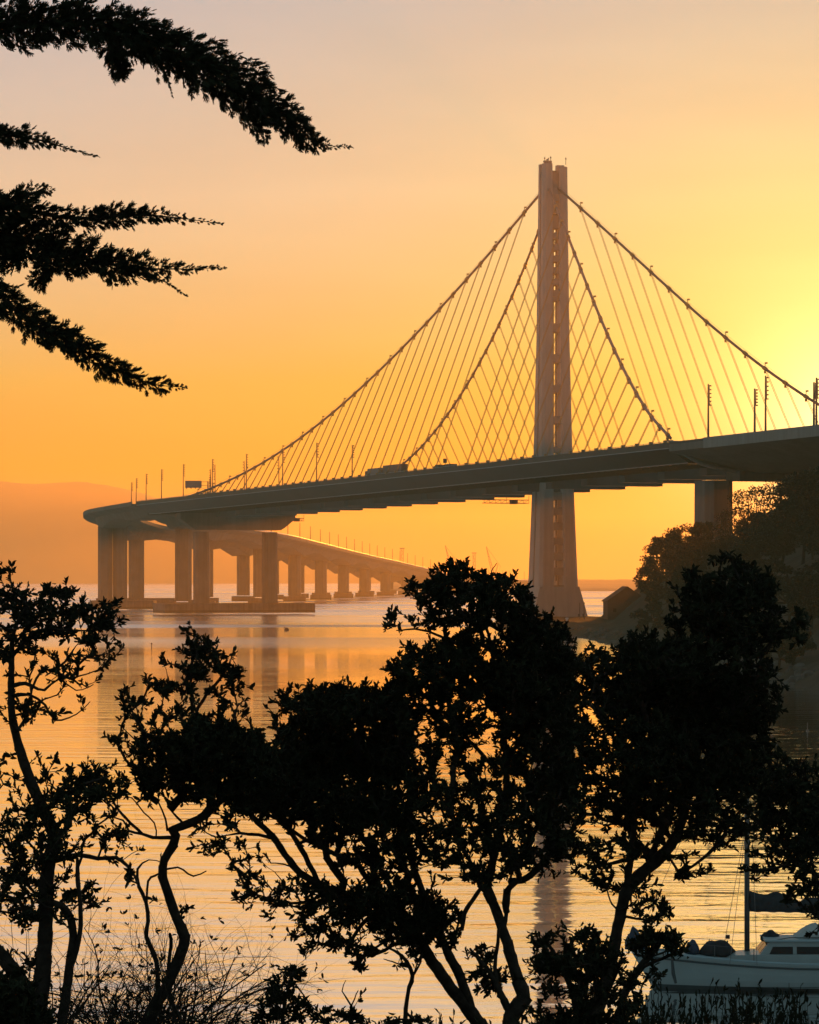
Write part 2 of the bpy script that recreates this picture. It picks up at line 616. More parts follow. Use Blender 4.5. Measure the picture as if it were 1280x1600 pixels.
lowc = [(1049, 689, -178.5), (1057, 698, -179.5), (1066, 706.5, -180.5), (1080, 716, -181.5), (1095, 724, -182.5), (1112, 730, -183.5), (1130, 733.5, -184.5), (1150, 736, -185), (1200, 740.5, -186), (1262, 746, -186)]
upc = [(1051, 688.5), (1072, 690), (1086, 693), (1098, 703), (1112, 714), (1127, 723), (1141, 730), (1154, 735), (1201, 740), (1262, 745.5)]
lo = [UVpx(*p) for p in lowc]
mb = MB()
mb.tube(lo, 0.55, 8)
mb.build('cable_loop', 'concrete_pale', west, smooth=True)
hi = [UVpx(p[0], p[1], q[2] + 2.2) for p, q in zip(upc, lowc)]
b_ = UV(3.5, 0, 0) - UV(0, 0, 0)
mb = MB()
mb.loft([[lo[k], hi[k], hi[k] + b_ + Vector((0, 0, .3)), lo[k] + b_ + Vector((0, 0, .6))] for k in range(len(lo))])
mb.build('flared_wall', 'concrete_pale', west)
mb = MB()                                    # west approach deck: deep girder with inclined webs, into the hill
UA = [-178.2 - 12 * k for k in range(22)]
mb.loft([[UV(u, v, zt(u) + dz) for v, dz in ((-HW, -0.9), (-HW, -2.9), (-36.6, -3.3), (-30, -5.2), (-15, -9.2), (15, -9.2), (30, -5.2), (36.6, -3.3), (HW, -2.9), (HW, -0.9))] for u in UA])
app = mb.build('approach_deck', 'concrete', bridge)
for s in (-1, 1):
    mb = MB()
    mb.loft([[UV(u, s * v, zt(u) + dz) for v, dz in ((HW + 0.05, -3.0), (HW + 0.05, 0.0), (HW - 0.35, 0.0), (HW - 0.35, -3.0))] for u in [-201] + UA[2:]])
    mb.build('edge_barrier', 'concrete_pale', app)
    mb = MB()
    mb.loft([[UV(u, s * v, zt(u) + dz) for v, dz in ((HW, -0.898), (HW, -0.2), (HW - 0.3, -0.2), (HW - 0.3, -0.898))] for u in (-178.2, -200.95)])
    mb.build('edge_barrier', 'deck', app)

# ---- maintenance platforms hung under the deck
for px, v, L in ((790, 6, 16), (458, 27, 9)):
    u = u_at(px, v)
    zb = zt(u) - (9.6 if px > 700 else 8.6)
    mb = MB()
    for z in (zb, zb - 1.2):
        for dv in (-1, 1):
            mb.tube([UV(u, v - L * .55, z) + (UV(dv, 0, 0) - UV(0, 0, 0)), UV(u, v + L * .55, z) + (UV(dv, 0, 0) - UV(0, 0, 0))], 0.12, 4)
    for k in range(9):
        vv = v - L * .55 + L * 1.1 * k / 8
        mb.tube([UV(u - 1, vv, zb + (1.6 if k % 4 == 0 else 0)), UV(u - 1, vv, zb - 1.2)], 0.1, 4)
        if k < 8:
            mb.tube([UV(u - 1, vv, zb - 1.2), UV(u - 1, vv + L * 1.1 / 8, zb)], 0.07, 4)
    mb.box(UV(u, v + L * .2, zb - 0.8), (2.4, 2.0, 1.4), YAW)
    mb.build('maintenance_platform', 'pole', bridge)

# ================================================================== VIADUCT
viaduct = empty('viaduct', (-150, 1600, 0), 'long concrete viaduct on paired columns curving away into orange haze', 'bridge')
p0n, p0f = UV(413, -23.9, 0), UV(413, 23.9, 0)
near = [(p0n.x, p0n.y), (-151, 1585), (-155, 1752), (-126, 1912), (-112, 2080), (-99, 2240), (-86, 2400), (-73, 2550), (-58, 2700), (-40, 2850), (-20, 3000), (1, 3150), (24, 3300), (48, 3450), (74, 3600), (102, 3750)]
far = [(p0f.x, p0f.y), (-117, 1597), (-118, 1757), (-92, 1905), (-77, 2070), (-64, 2230), (-51, 2385), (-37, 2535), (-21, 2682), (-3, 2830), (17, 2978), (38, 3125), (61, 3272), (85, 3420), (111, 3570), (139, 3718)]
ZY = [1380, 1440, 1600, 1755, 1840, 2070, 2350, 2650, 2850, 3040, 3250, 3750]
ZZ = [52.9, 52.7, 51.0, 47.0, 44.6, 40.7, 36.0, 30.6, 25.6, 19.8, 15.2, 12.5]


def curve_pts(row, n=8):
    xs, ys = [p[0] for p in row], [p[1] for p in row]
    out = []
    for i in range(len(row) - 1):
        for k in range(n):
            y = ys[i] + (ys[i + 1] - ys[i]) * k / n
            out.append((spline(ys, xs, y), y, k / n))
    out.append((xs[-1], ys[-1], 0))
    return out


SKY = []
for row, hwid, off in ((near, 14.3, -1.5), (far, 13.5, 0.5)):
    pts = curve_pts(row)
    mb, br = MB(), [MB(), MB()]
    rings, rl = [], [[], []]
    edge = []
    for i, (x, y, t) in enumerate(pts):
        a, b = pts[max(i - 1, 0)], pts[min(i + 1, len(pts) - 1)]
        d = Vector((b[0] - a[0], b[1] - a[1], 0)).normalized()
        n = Vector((d.y, -d.x, 0))
        c = Vector((x, y, float(np.interp(y, ZY, ZZ)))) + n * off
        dist = min(t, 1 - t)
        h = 5.6 + 3.6 * max(0, 1 - dist / 0.38)
        if i < 4:
            h = 6.2 + 0.4 * i
        sec = ((-hwid, -1.0), (-hwid, -1.9), (-8.2, -3.4), (-6.0, -h), (6.0, -h), (8.2, -3.4), (hwid, -1.9), (hwid, -1.0))
        rings.append([c + n * q + Vector((0, 0, z)) for q, z in sec])
        for s in (0, 1):
            e = hwid * (-1 if s == 0 else 1)
            w = 0.3 if s == 0 else -0.3
            rl[s].append([c + n * q + Vector((0, 0, z)) for q, z in ((e, -0.998), (e, 0), (e + w, 0), (e + w, -0.998))])
        edge.append((c, n, hwid))
    mb.loft(rings)
    d = mb.build('road_deck', 'concrete', viaduct)
    for s in (0, 1):
        br[s].loft(rl[s])
        eb = br[s].build('edge_barrier', 'concrete', d)
        mb = MB()  # metal tube added above the barrier to catch the sun as a bright line
        mb.tube([r_[1] + Vector((0, 0, .45)) for r_ in rl[s][20:]], .30, 6)
        mb.build('glint_rail', 'glint_metal', eb, smooth=True)
    SKY.append(edge)
    for k, (x, y) in enumerate(row[1:-1]):
        zc = float(np.interp(y, ZY, ZZ))
        i = (k + 1) * 8
        d = Vector((row[k + 2][0] - row[k][0], row[k + 2][1] - row[k][1], 0)).normalized()
        n = Vector((d.y, -d.x, 0))
        mb = MB()
        wn, wd = 4.2, 3.6
        if k == 0 and row is near:
            wn = 3.65
            mb.loft([[Vector((-156.0 + a * 3.6, y - 2.0 + b * 3.4, z)) for a, b in ((-1, -.5), (-.5, -1), (.5, -1), (1, -.5), (1, .5), (.5, 1), (-.5, 1), (-1, .5))] for z in (4.8, zc - 8.0)])
            mb.build('pier_column', 'concrete', viaduct)
            mb = MB()
            x = -148.6
        rg = []
        for z, g in ((4.8, 1.0), (zc - 9.4, 1.0), (zc - 8.0, 1.1)):
            rg.append([Vector((x, y, z)) + n * (a * wn * g) + d * (b * wd) for a, b in ((-1, -.5), (-.5, -1), (.5, -1), (1, -.5), (1, .5), (.5, 1), (-.5, 1), (-1, .5))])
        mb.loft(rg)
        col = mb.build('pier_column', 'concrete', viaduct)
        mb = MB()
        if k == 0 and row is near:
            mb.box((x + 2, y, 3.1), (32, 20, 4.4))
        elif k == 1 and row is near:
            mb.box((x + 0, y, 3.1), (44, 18, 4.4))
        else:
            mb.box((x, y, 2.6), (15, 13, 3.4))
        mb.build('pile_cap', 'fender', col)


# ================================================================== lamp posts, signs, vehicles on the bridge
def lamp_post(base, top_z, label, group, r=0.23, heads=True, side=1):
    h = top_z - base.z
    mb = MB()
    mb.tube([base, base + Vector((0, 0, h * .5)), base + Vector((0, 0, h))], [r * 1.25, r, r * .8], 6)
    o = mb.build('lamp_post', 'pole', origin=base)
    tag(o, label, 'lamp post', group)
    if heads:
        prof = [(0.0, h * 0.985)]            # one comb-shaped bracket with six short heads
        for k in range(6):
            z = h * (0.97 - 0.065 * k)
            prof += [(0.62, z + .17), (0.62, z - .17), (0.14, z - .17), (0.14, z - h * .065 + .17)] if k < 5 else [(0.62, z + .17), (0.62, z - .17), (0.0, z - .17)]
        mb = MB()
        mb.loft([[base + Vector((side * (r * .9 + a), e, z)) for a, z in prof] for e in (-.2, .2)])
        mb.build('lamp_heads', 'pole', o)
    return o


posts = []
for px, yt, v in ((550.5, 695, -1), (495, 691.5, -1), (442, 701, -1), (385, 709, -1), (332, 717, -1), (286.5, 725, -1), (252.5, 733, -1), (228.5, 740, -1),
                  (436, 712, 1), (382, 720, 1), (336.3, 726, 1), (302.5, 733, 1), (275.8, 741, 1), (259.8, 748, 1), (250.5, 755, 1), (255, 765, 1),
                  (1107, 600, -1), (1179.5, 607, -1), (1196.5, 587, -1), (1272, 597, -1), (1276, 590, -1)):
    vv = -HW + 1.0 if v < 0 else 12.5
    if px > 1000:
        vv = {1107: -30, 1179.5: -36, 1196.5: -20, 1272: -36, 1276: -22}[px]
    u = u_at(px, vv)
    b = UV(u, vv, zt(u) - 0.95)
    top = CZ + (Y0 - yt) * b.y / F
    posts.append((px, b, top, v))
posts.append((213, P(213, 790, 1485), CZ + (Y0 - 747) * 1485 / F, -1))
posts.append((205.5, P(205.5, 791, 1520), CZ + (Y0 - 753.5) * 1520 / F, -1))
posts.sort()
for i, (px, b, top, v) in enumerate(posts):
    if px < 1000:
        lab = 'slim dark lamp post on the bridge deck left of the tower, %s from the left' % ordinal(i)
    else:
        lab = 'thick dark lamp post with stacked heads right of the tower, %s from the left' % ordinal(i - sum(1 for q in posts if q[0] < 1000))
    lamp_post(b, top, lab, 'lamp posts along the suspension bridge', 0.24 if px < 1000 else 0.3, True, 1 if v < 0 or px > 1000 else -1)
sk = []
for e, (edge, q, h) in enumerate(((SKY[0], 0.3, 11.5), (SKY[1], 0.75, 11.5))):
    last = None
    for c, n, hw in edge[14:]:
        if last is None or (c - last).length > 48:
            last = c
            b = c + n * hw * q + Vector((0, 0, -0.98))
            sk.append((640 + F * b.x / b.y, b, h, e))
sk = [s for s in sk if s[0] > 325]
sk.sort(key=lambda s: s[0])
for i, (px, b, h, e) in enumerate(sk):
    lamp_post(b, b.z + h, 'thin hazy lamp post on the far viaduct deck, %s from the left' % ordinal(i), 'lamp posts along the viaduct', 0.28, False)

# overhead sign seen from behind
ux = u_at(325, -34.5)
b = UV(ux, -34.5, zt(ux) - 0.95)
sg = empty('overhead_sign', b, 'grey overhead road sign on a cantilever arm above the deck end', 'road sign')
mb = MB()
mb.tube([b, b + Vector((0, 0, 6.4))], 0.28, 8)
mb.build('post', 'pole', sg)
mb = MB()
for dz in (6.2, 4.6):
    mb.tube([b + Vector((0, 0, dz)), b + Vector((-9.8, 0, dz))], 0.11, 5)
mb.build('arm', 'pole', sg)
mb = MB()
mb.box(b + Vector((-6.3, -0.3, 5.1)), (7.2, 0.25, 3.1))
mb.build('sign_panel', 'sign', sg)
for k in range(4):
    mb = MB()
    mb.box(b + Vector((-9.2 + 1.9 * k, -0.5, 3.35)), (0.7, 0.5, 0.3))
    mb.build('lamp', 'pole', sg)

# small sign beacon by the tower
ux = u_at(695.5, -36)
b = UV(ux, -36, zt(ux) - 0.95)
sg = empty('beacon_post', b, 'small square beacon on a short post on the deck just left of the tower', 'road sign')
mb = MB()
mb.tube([b, b + Vector((0, 0, 3.0))], 0.14, 6)
mb.build('post', 'pole', sg)
mb = MB()
mb.box(b + Vector((0, 0, 3.1)), (1.3, 0.6, 1.5))
mb.build('beacon_head', 'pole', sg)


def vehicle(px0, px1, v, h, label, kind, m, cab=True):
    ua, ub = u_at(px1, v), u_at(px0, v)
    uc = (ua + ub) / 2
    zr = zt(uc) - 0.97
    o = empty(kind, UV(uc, v, zr), label, kind.replace('_', ' '))
    cabl = min(3.0, (ub - ua) * .25)
    mb = MB()
    mb.ubox(ua, ub - cabl, v - 1.25, v + 1.25, zr + 0.95, zr + h)
    mb.build('cargo_box', m, o)
    mb = MB()
    z1 = zr + h * 0.8
    mb.loft([[UV(a, v + s, z) for a, s in ((ub - cabl + .25, -1.2), (ub - .1 * (z > zr + 2), -1.2), (ub - .1 * (z > zr + 2), 1.2), (ub - cabl + .25, 1.2))] for z in (zr + 0.6, zr + 1.8, z1 - 0.2)] +
            [[UV(a, v + s, z1) for a, s in ((ub - cabl + .4, -1.1), (ub - .6, -1.1), (ub - .6, 1.1), (ub - cabl + .4, 1.1))]])
    c = mb.build('cab', m, o)
    mb = MB()
    mb.ubox(ub - cabl * .75, ub - 0.6, v - 1.22, v + 1.22, zr + 1.75, z1 - 0.35)
    mb.build('cab_window', 'glass', c)
    mb = MB()
    mb.ubox(ua + .2, ub - .3, v - 0.9, v + 0.9, zr + 0.55, zr + 0.948)
    mb.build('chassis', 'rubber', o)
    n = 3 if ub - ua > 12 else 2
    for k in range(n):
        uu = ua + 1.4 + (ub - ua - 2.8) * k / (n - 1)
        for s in (-1, 1):
            mb = MB()
            e = UV(0, 1, 0) - UV(0, 0, 0)
            cpt = UV(uu, v + s * 1.0, zr + 0.5)
            mb.tube([cpt - e * 0.15, cpt + e * 0.15], 0.5, 12)
            mb.build('wheel', 'rubber', o)
    return o


vehicle(599, 632, -33.5, 4.1, 'long dark box truck on the deck where the far cable meets it', 'truck', 'truck')
vehicle(575, 597, -33.5, 3.6, 'paler box truck just left of the long dark truck on the deck', 'truck', 'truck_pale')
vehicle(683, 690, -34, 2.2, 'small dark van on the deck left of the small beacon', 'van', 'truck')
vehicle(699, 709, -34, 2.0, 'small dark van on the deck right of the small beacon', 'van', 'truck')

# ================================================================== FAR SHORE, HILLS, CRANES
mb = MB()
x0, nx = -1500, 120
top, bot, bk = [], [], []
for i in range(nx + 1):
    px = -330 + 1100 * i / nx
    ytop = float(np.interp(px, [-330, -100, 0, 60, 120, 170, 230, 300, 380, 450, 520, 620, 770], [770, 758, 752, 757, 752.5, 758, 772, 800, 838, 868, 886, 896, 899]))
    ytop += 2.2 * noise.noise(Vector((px * 0.02, 3, 0))) + 1.0 * noise.noise(Vector((px * 0.07, 9, 0)))
    D = 8600
    p = P(px, ytop, D)
    top.append(p)
    bot.append(Vector((p.x * 0.88, D * 0.9, -1)))
    bk.append(Vector((p.x * 1.1, D * 1.15, -1)))
rows = []
for t in np.linspace(0, 1, 9):
    rows.append([bot[i].lerp(top[i], t) + Vector((0, 0, (t * t * (3 - 2 * t) - t) * top[i].z + (18 * t * (1 - t) * noise.noise(Vector((top[i].x * .004, t * 3, 1)))))) for i in range(nx + 1)])
rows.append(bk)
mb.loft(rows, caps=False, closed=False)
tag(mb.build('hills', 'hill_far', smooth=True), 'faint hazy ridge beyond the water at far left', kind='structure')
mb = MB()
rows = [[], [], [], []]
for i in range(81):
    px = 600 + 12 * i
    D = 3750 + 120 * noise.noise(Vector((i * .1, 0, 0)))
    X = (px - 640) / F * D
    h = 3 + 1.5 * noise.noise(Vector((i * .35, 2, 0))) + 1 * noise.noise(Vector((i * 1.3, 5, 0)))
    rows[0].append((X, D - 12, -1)); rows[1].append((X, D, 1.5)); rows[2].append((X, D + 20, h)); rows[3].append((X * 1.3, D + 1900, 9 + h))
mb.loft(rows, caps=False, closed=False)
M['hazed_shore'] = mat('hazed_shore_tone', (0.30, 0.22, 0.12), 0.95, 0.2, 0.004)  # land colour lightened and warmed to stand in for orange haze
tag(mb.build('far_shore', 'hazed_shore'), 'low hazy shoreline across the bay behind the tower', kind='structure')


def crane(px, ytop, D, lean, label, kind):
    base = P(px, 0, D)
    base.z = 6
    top = CZ + (Y0 - ytop) * D / F
    o = empty('crane', base, label, 'crane', 'hazy cranes on the far shore')
    h = top - base.z
    mb = MB()
    if kind == 'boom':
        mb.box(base + Vector((0, 0, 3)), (9, 9, 6))
        mb.tube([base + Vector((0, 0, 5)), base + Vector((6, 0, h * .55))], 0.5, 5)
    else:
        for a, b_ in ((-1.3, -1.3), (1.3, -1.3), (1.3, 1.3), (-1.3, 1.3)):
            mb.tube([base + Vector((a, b_, 0)), base + Vector((a, b_, h))], 0.4, 4)
        k = 0
        while k * 4 < h - 4:
            s = 1 if k % 2 else -1
            mb.tube([base + Vector((-1.3 * s, -1.3, k * 4)), base + Vector((1.3 * s, -1.3, k * 4 + 4))], 0.25, 4)
            k += 1
    mb.build('mast', 'crane', o)
    mb = MB()
    if kind == 'boom':
        a = base + Vector((2, 0, 6))
        b2 = base + Vector((lean, 0, h))
        ax = (b2 - a).normalized()
        nn = Vector((-ax.z, 0, ax.x))
        for q in (-1.2, 1.2):
            mb.tube([a + nn * q, a.lerp(b2, .5) + nn * q, b2], 0.4, 4)
        for k in range(12):
            s = 1 if k % 2 else -1
            w = 1.2 * (1 - max(0, k / 12 - .5) * 1.7)
            mb.tube([a.lerp(b2, k / 12) + nn * w * s, a.lerp(b2, (k + 1) / 12) - nn * w * s], 0.25, 4)
        mb.tube([b2, base + Vector((9, 0, h * .5)), base + Vector((4, 0, 6))], 0.2, 4)
    else:
        mb.tube([base + Vector((-3, 0, h)), base + Vector((3, 0, h))], 0.6, 4)
    mb.build('jib', 'crane', o)


crane(708, 852, 3900, -10, 'hazy lattice boom crane leaning left over the leafy treetop', 'boom')
crane(771, 854, 3950, -9, 'hazy lattice boom crane leaning left beside the bridge tower', 'boom')
crane(741, 864, 3850, 0, 'hazy upright lattice mast between the two leaning cranes', 'mast')
crane(628.5, 857, 3700, 0, 'very thin hazy mast above the far end of the viaduct', 'mast')

# ================================================================== ISLAND ON THE RIGHT
def shore_x(y):
    return float(np.interp(y, [300, 515, 620, 728, 853, 900, 950, 1100], [66, 61.5, 56, 52.5, 51, 48.5, 36, 26]))


def island_z(x, y):
    d = x - shore_x(y) + 1.5 * noise.noise(Vector((x * .06, y * .06, 0)))
    back = 1092 - y
    d = min(d, back)
    if d < 0:
        return max(-2.5, d * 0.5)
    z = 3.6 * min(1, d / 7.0)
    d0 = 10 + 26 * min(1, max(0, (y - 900) / 70))
    k = max(0, d - d0)
    z += 55 * (1 - math.exp(-max(0, d - 72) / 60))
    z += 26 * (1 - math.exp(-k / 26)) + 0.06 * k
    return z + 0.5 * noise.noise(Vector((x * .15, y * .15, 3)))


xs = [20 + 2.5 * i for i in range(40)] + [120 + 8 * i for i in range(1, 26)]
ys = [300 + 8 * i for i in range(104)]
mb = MB()
mb.loft([[(x, y, island_z(x, y)) for x in xs] for y in ys], caps=False, closed=False)
tag(mb.build('island_terrain', 'soil', smooth=True), 'dark island slope and low bank rising at right', kind='structure')
# shore rocks as loose ground cover along the bank
mb = MB()
for i in range(420):
    y = random.uniform(500, 1010)
    x = shore_x(y) + random.uniform(-1.2, 4.5)
    s = random.uniform(0.4, 1.4)
    z = island_z(x, y)
    ph = random.uniform(0, 3)
    ring = []
    for zz, g in ((-.5, 1), (.25, .9), (.6, .4)):
        ring.append([(x + s * g * math.cos(a + ph) * random.uniform(.7, 1.1), y + s * g * math.sin(a + ph), z + s * zz) for a in np.linspace(0, 2 * math.pi, 7)[:-1]])
    mb.loft(ring)
tag(mb.build('shore_rubble', 'rock'), 'dark rock rubble along the island shore', kind='stuff')

# boathouse
bx, by = 70.3, 995
zb = island_z(66, 985) - 0.2
bh = empty('boathouse', (bx, by, zb), 'dark gabled shed on the bank right of the tower foot', 'building')
W, L = 12.8, 24
ze, zp = CZ - (939 - Y0) / F * by, CZ - (917.5 - Y0) / F * by
mb = MB()
sec = [(-W / 2, zb - 1), (W / 2, zb - 1), (W / 2, ze), (0, zp), (-W / 2, ze)]
mb.loft([[(bx + a, by + t, z) for a, z in sec] for t in (0, L)])
mb.build('wall', 'shed', bh)
mb = MB()
for s in (-1, 1):
    e = 0.5
    mb.loft([[(bx, by + t, zp + 0.012), (bx + s * (W / 2 + e), by + t, ze - e * (zp - ze) / (W / 2) + 0.012), (bx + s * (W / 2 + e), by + t, ze - e * (zp - ze) / (W / 2) + 0.25), (bx, by + t, zp + 0.26)] for t in (-0.5, L + 0.5)])
mb.build('roof', 'shed_roof', bh)
mb = MB()
mb.box((bx + 1.5, by - 0.08, zb + 2.2), (4.2, 0.16, 4.4))
mb.build('door', 'boot', bh)
for dx in (-4.2, 4.9):
    mb = MB()
    mb.box((bx + dx, by - 0.06, zb + 3.4), (1.3, 0.12, 1.5))
    w = mb.build('window', 'shed_roof', bh)
    mb = MB()
    mb.box((bx + dx, by - 0.14, zb + 3.4), (1.0, 0.03, 1.2))
    mb.build('pane', 'glass', w)

for px, yt, yb, lab, r in ((906, 942, 969, 'shorter thin mooring pole right of the tower foot', .14), (913, 941, 969, 'taller thin mooring pole beside the shed bank', .17)):
    D = 1000
    b = P(px, yb, D)
    b.z = 3.2
    mb = MB()
    mb.tube([b, P(px, yt, D)], r, 6)
    o = mb.build('pole', 'pole', origin=b)
    tag(o, lab, 'pole')
    mb = MB()
    mb.box(P(px - 1, (yt + yb) / 2 + 6, D), (0.7, 0.4, 0.9))
    mb.build('float_collar', 'pole', o)
b = P(886, 976, 960)
mb = MB()
mb.tube([b - Vector((0, 0, .6)), b + Vector((0, 0, 2.0))], 0.28, 8)
mb.box(b + Vector((0, 0, 1.9)), (0.9, 0.6, 0.5))
tag(mb.build('bollard', 'white', origin=b), 'short pale bollard on the bank before the tower foot', 'bollard')

# ---- hill trees: a few prototypes with trunk and clumped crown, copied
def far_tree(seed, H, rx, clumps, nleaf, lsize):
    r = np.random.default_rng(seed)
    tips, edges = [], []
    base = np.array([0, 0, -1.5])
    top = np.array([r.normal(0, .6), r.normal(0, .6), H * .72])
    A, B, ra, rb = [base], [top * .5 + np.array([r.normal(0, .4), 0, 0])], [0.42], [0.3]
    A.append(B[0]); B.append(top); ra.append(.3); rb.append(.14)
    V = []
    cl = []
    for k in range(clumps):
        t = r.uniform(0.30, 1.0)
        ang = r.uniform(0, 2 * np.pi)
        prof = np.sin(np.pi * min(1, (t - .22) / .85)) ** .6
        rad = rx * prof * np.sqrt(r.uniform(.15, 1))
        c = np.array([np.cos(ang) * rad, np.sin(ang) * rad, H * t])
        cl.append((c, r.uniform(.09, .17) * H * .8))
        st = np.array([0, 0, 0]) + (B[0] if t < .6 else top * .8) * 1.0
        mid_ = (st + c) / 2 + np.array([0, 0, -.03 * H])
        A += [st, mid_]; B += [mid_, c]; ra += [.13, .09]; rb += [.09, .03]
    per = nleaf // clumps
    bs, ds = [], []
    for c, s in cl:
        q = unit(r.normal(size=(per, 3))) * (r.uniform(0, 1, (per, 1)) ** .45)
        q[:, 2] *= .62
        bs.append(c + q * s)
        ds.append(q + r.normal(0, .7, (per, 3)))
    bs, ds = np.concatenate(bs), np.concatenate(ds)
    n = len(bs)
    V, Fc = leaves(bs, ds, r.normal(size=(n, 3)), r.uniform(.7, 1.4, n) * lsize, r.uniform(.35, .7, n) * lsize)
    return (V, Fc), segs(np.array(A), np.array(B), np.array(ra), np.array(rb), 6)


protos = []
for i, a in enumerate(((11, 20, 7.0, 46, 5200, .75), (12, 17, 6.0, 34, 3600, .7), (13, 22, 5.5, 34, 1500, .62), (14, 11, 6.0, 30, 3600, .65))):
    protos.append(far_tree(*a))
tree_n = [0]
mesh_cache = {}


def hill_tree(kind, x, y, s, rz, label, group, z=None):
    zz = island_z(x, y) - 0.3 if z is None else z
    o = empty('tree', (x, y, zz), label, 'tree', group)
    o.rotation_euler.z = rz
    o.scale = (s, s, s)
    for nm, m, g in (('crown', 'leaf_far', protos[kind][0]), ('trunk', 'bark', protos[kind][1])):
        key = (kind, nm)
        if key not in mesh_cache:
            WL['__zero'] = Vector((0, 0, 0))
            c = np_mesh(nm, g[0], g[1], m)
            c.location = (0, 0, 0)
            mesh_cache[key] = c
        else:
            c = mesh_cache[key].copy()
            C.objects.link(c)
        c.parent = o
    return o


def top_tree(kind, px, ytop, D, label, wid=None):
    H = (20, 17, 22, 11)[kind] * 1.02
    x = (px - 640) / F * D
    z = island_z(x, D) - 0.3
    ztop = CZ + (Y0 - ytop) * D / F
    s = min(1.6, max(0.5, (ztop - z) / H))
    return hill_tree(kind, x, D, s, random.uniform(0, 6), label, 'trees on the island slope', ztop - H * s if (ztop - z) / H > 1.6 else z)


G = 'dark tree on the island slope, '
sil = [(0, 1018, 872, 860, 'its ragged left edge above the shed'), (1, 1040, 838, 850, 'rounded crown left of the bridge column'), (0, 1068, 822, 830, 'crown touching the foot of the bridge column'),
       (1, 1100, 815, 870, 'crown directly below the bridge column'), (2, 1160, 768, 760, 'lacy crown with sky showing through right of the column'), (2, 1135, 800, 790, 'thin lacy crown beside the column foot'),
       (2, 1192, 762, 720, 'open crown under the bridge soffit'), (2, 1220, 752, 700, 'open crown touching the bridge soffit near the frame edge'), (0, 1254, 740, 680, 'tall dark crown beneath the approach deck'),
       (0, 1282, 732, 640, 'tallest crown at the right frame edge'), (1, 1130, 842, 800, 'lower crown beneath the lacy trees'), (0, 1172, 832, 740, 'broad crown beneath the lacy trees')]
for k, px, yt, D, t in sil:
    top_tree(k, px, yt, D, G + t)
fill = []
for D in (905, 850, 790, 740, 690, 640, 590, 545, 520):
    for q in range(8):
        fill.append((D + random.uniform(-20, 20), q))
cnt = 0
for D, q in fill:
    x = shore_x(D) + 4.5 + q * 8.0 + random.uniform(-2.5, 2.5)
    px = 640 + F * x / D
    if px < 1012 or px > 1320 or (D > 880 and px < 1040):
        continue
    kind = 3 if q < 2 else random.choice((0, 1, 1, 3))
    s = random.uniform(.7, 1.0) if q else random.uniform(.45, .7)
    zt_ = island_z(x, D) + (20, 17, 22, 11)[kind] * s
    lim = float(np.interp(px, [1000, 1030, 1100, 1140, 1215, 1240, 1290], [900, 850, 824, 838, 812, 768, 745]))
    if Y0 - (zt_ - CZ) * F / D < lim:
        s *= 0.62
    hill_tree(kind, x, D, s, random.uniform(0, 6), 'dark tree in the shaded mass on the island slope', 'dark trees massed on the island slope')
    cnt += 1

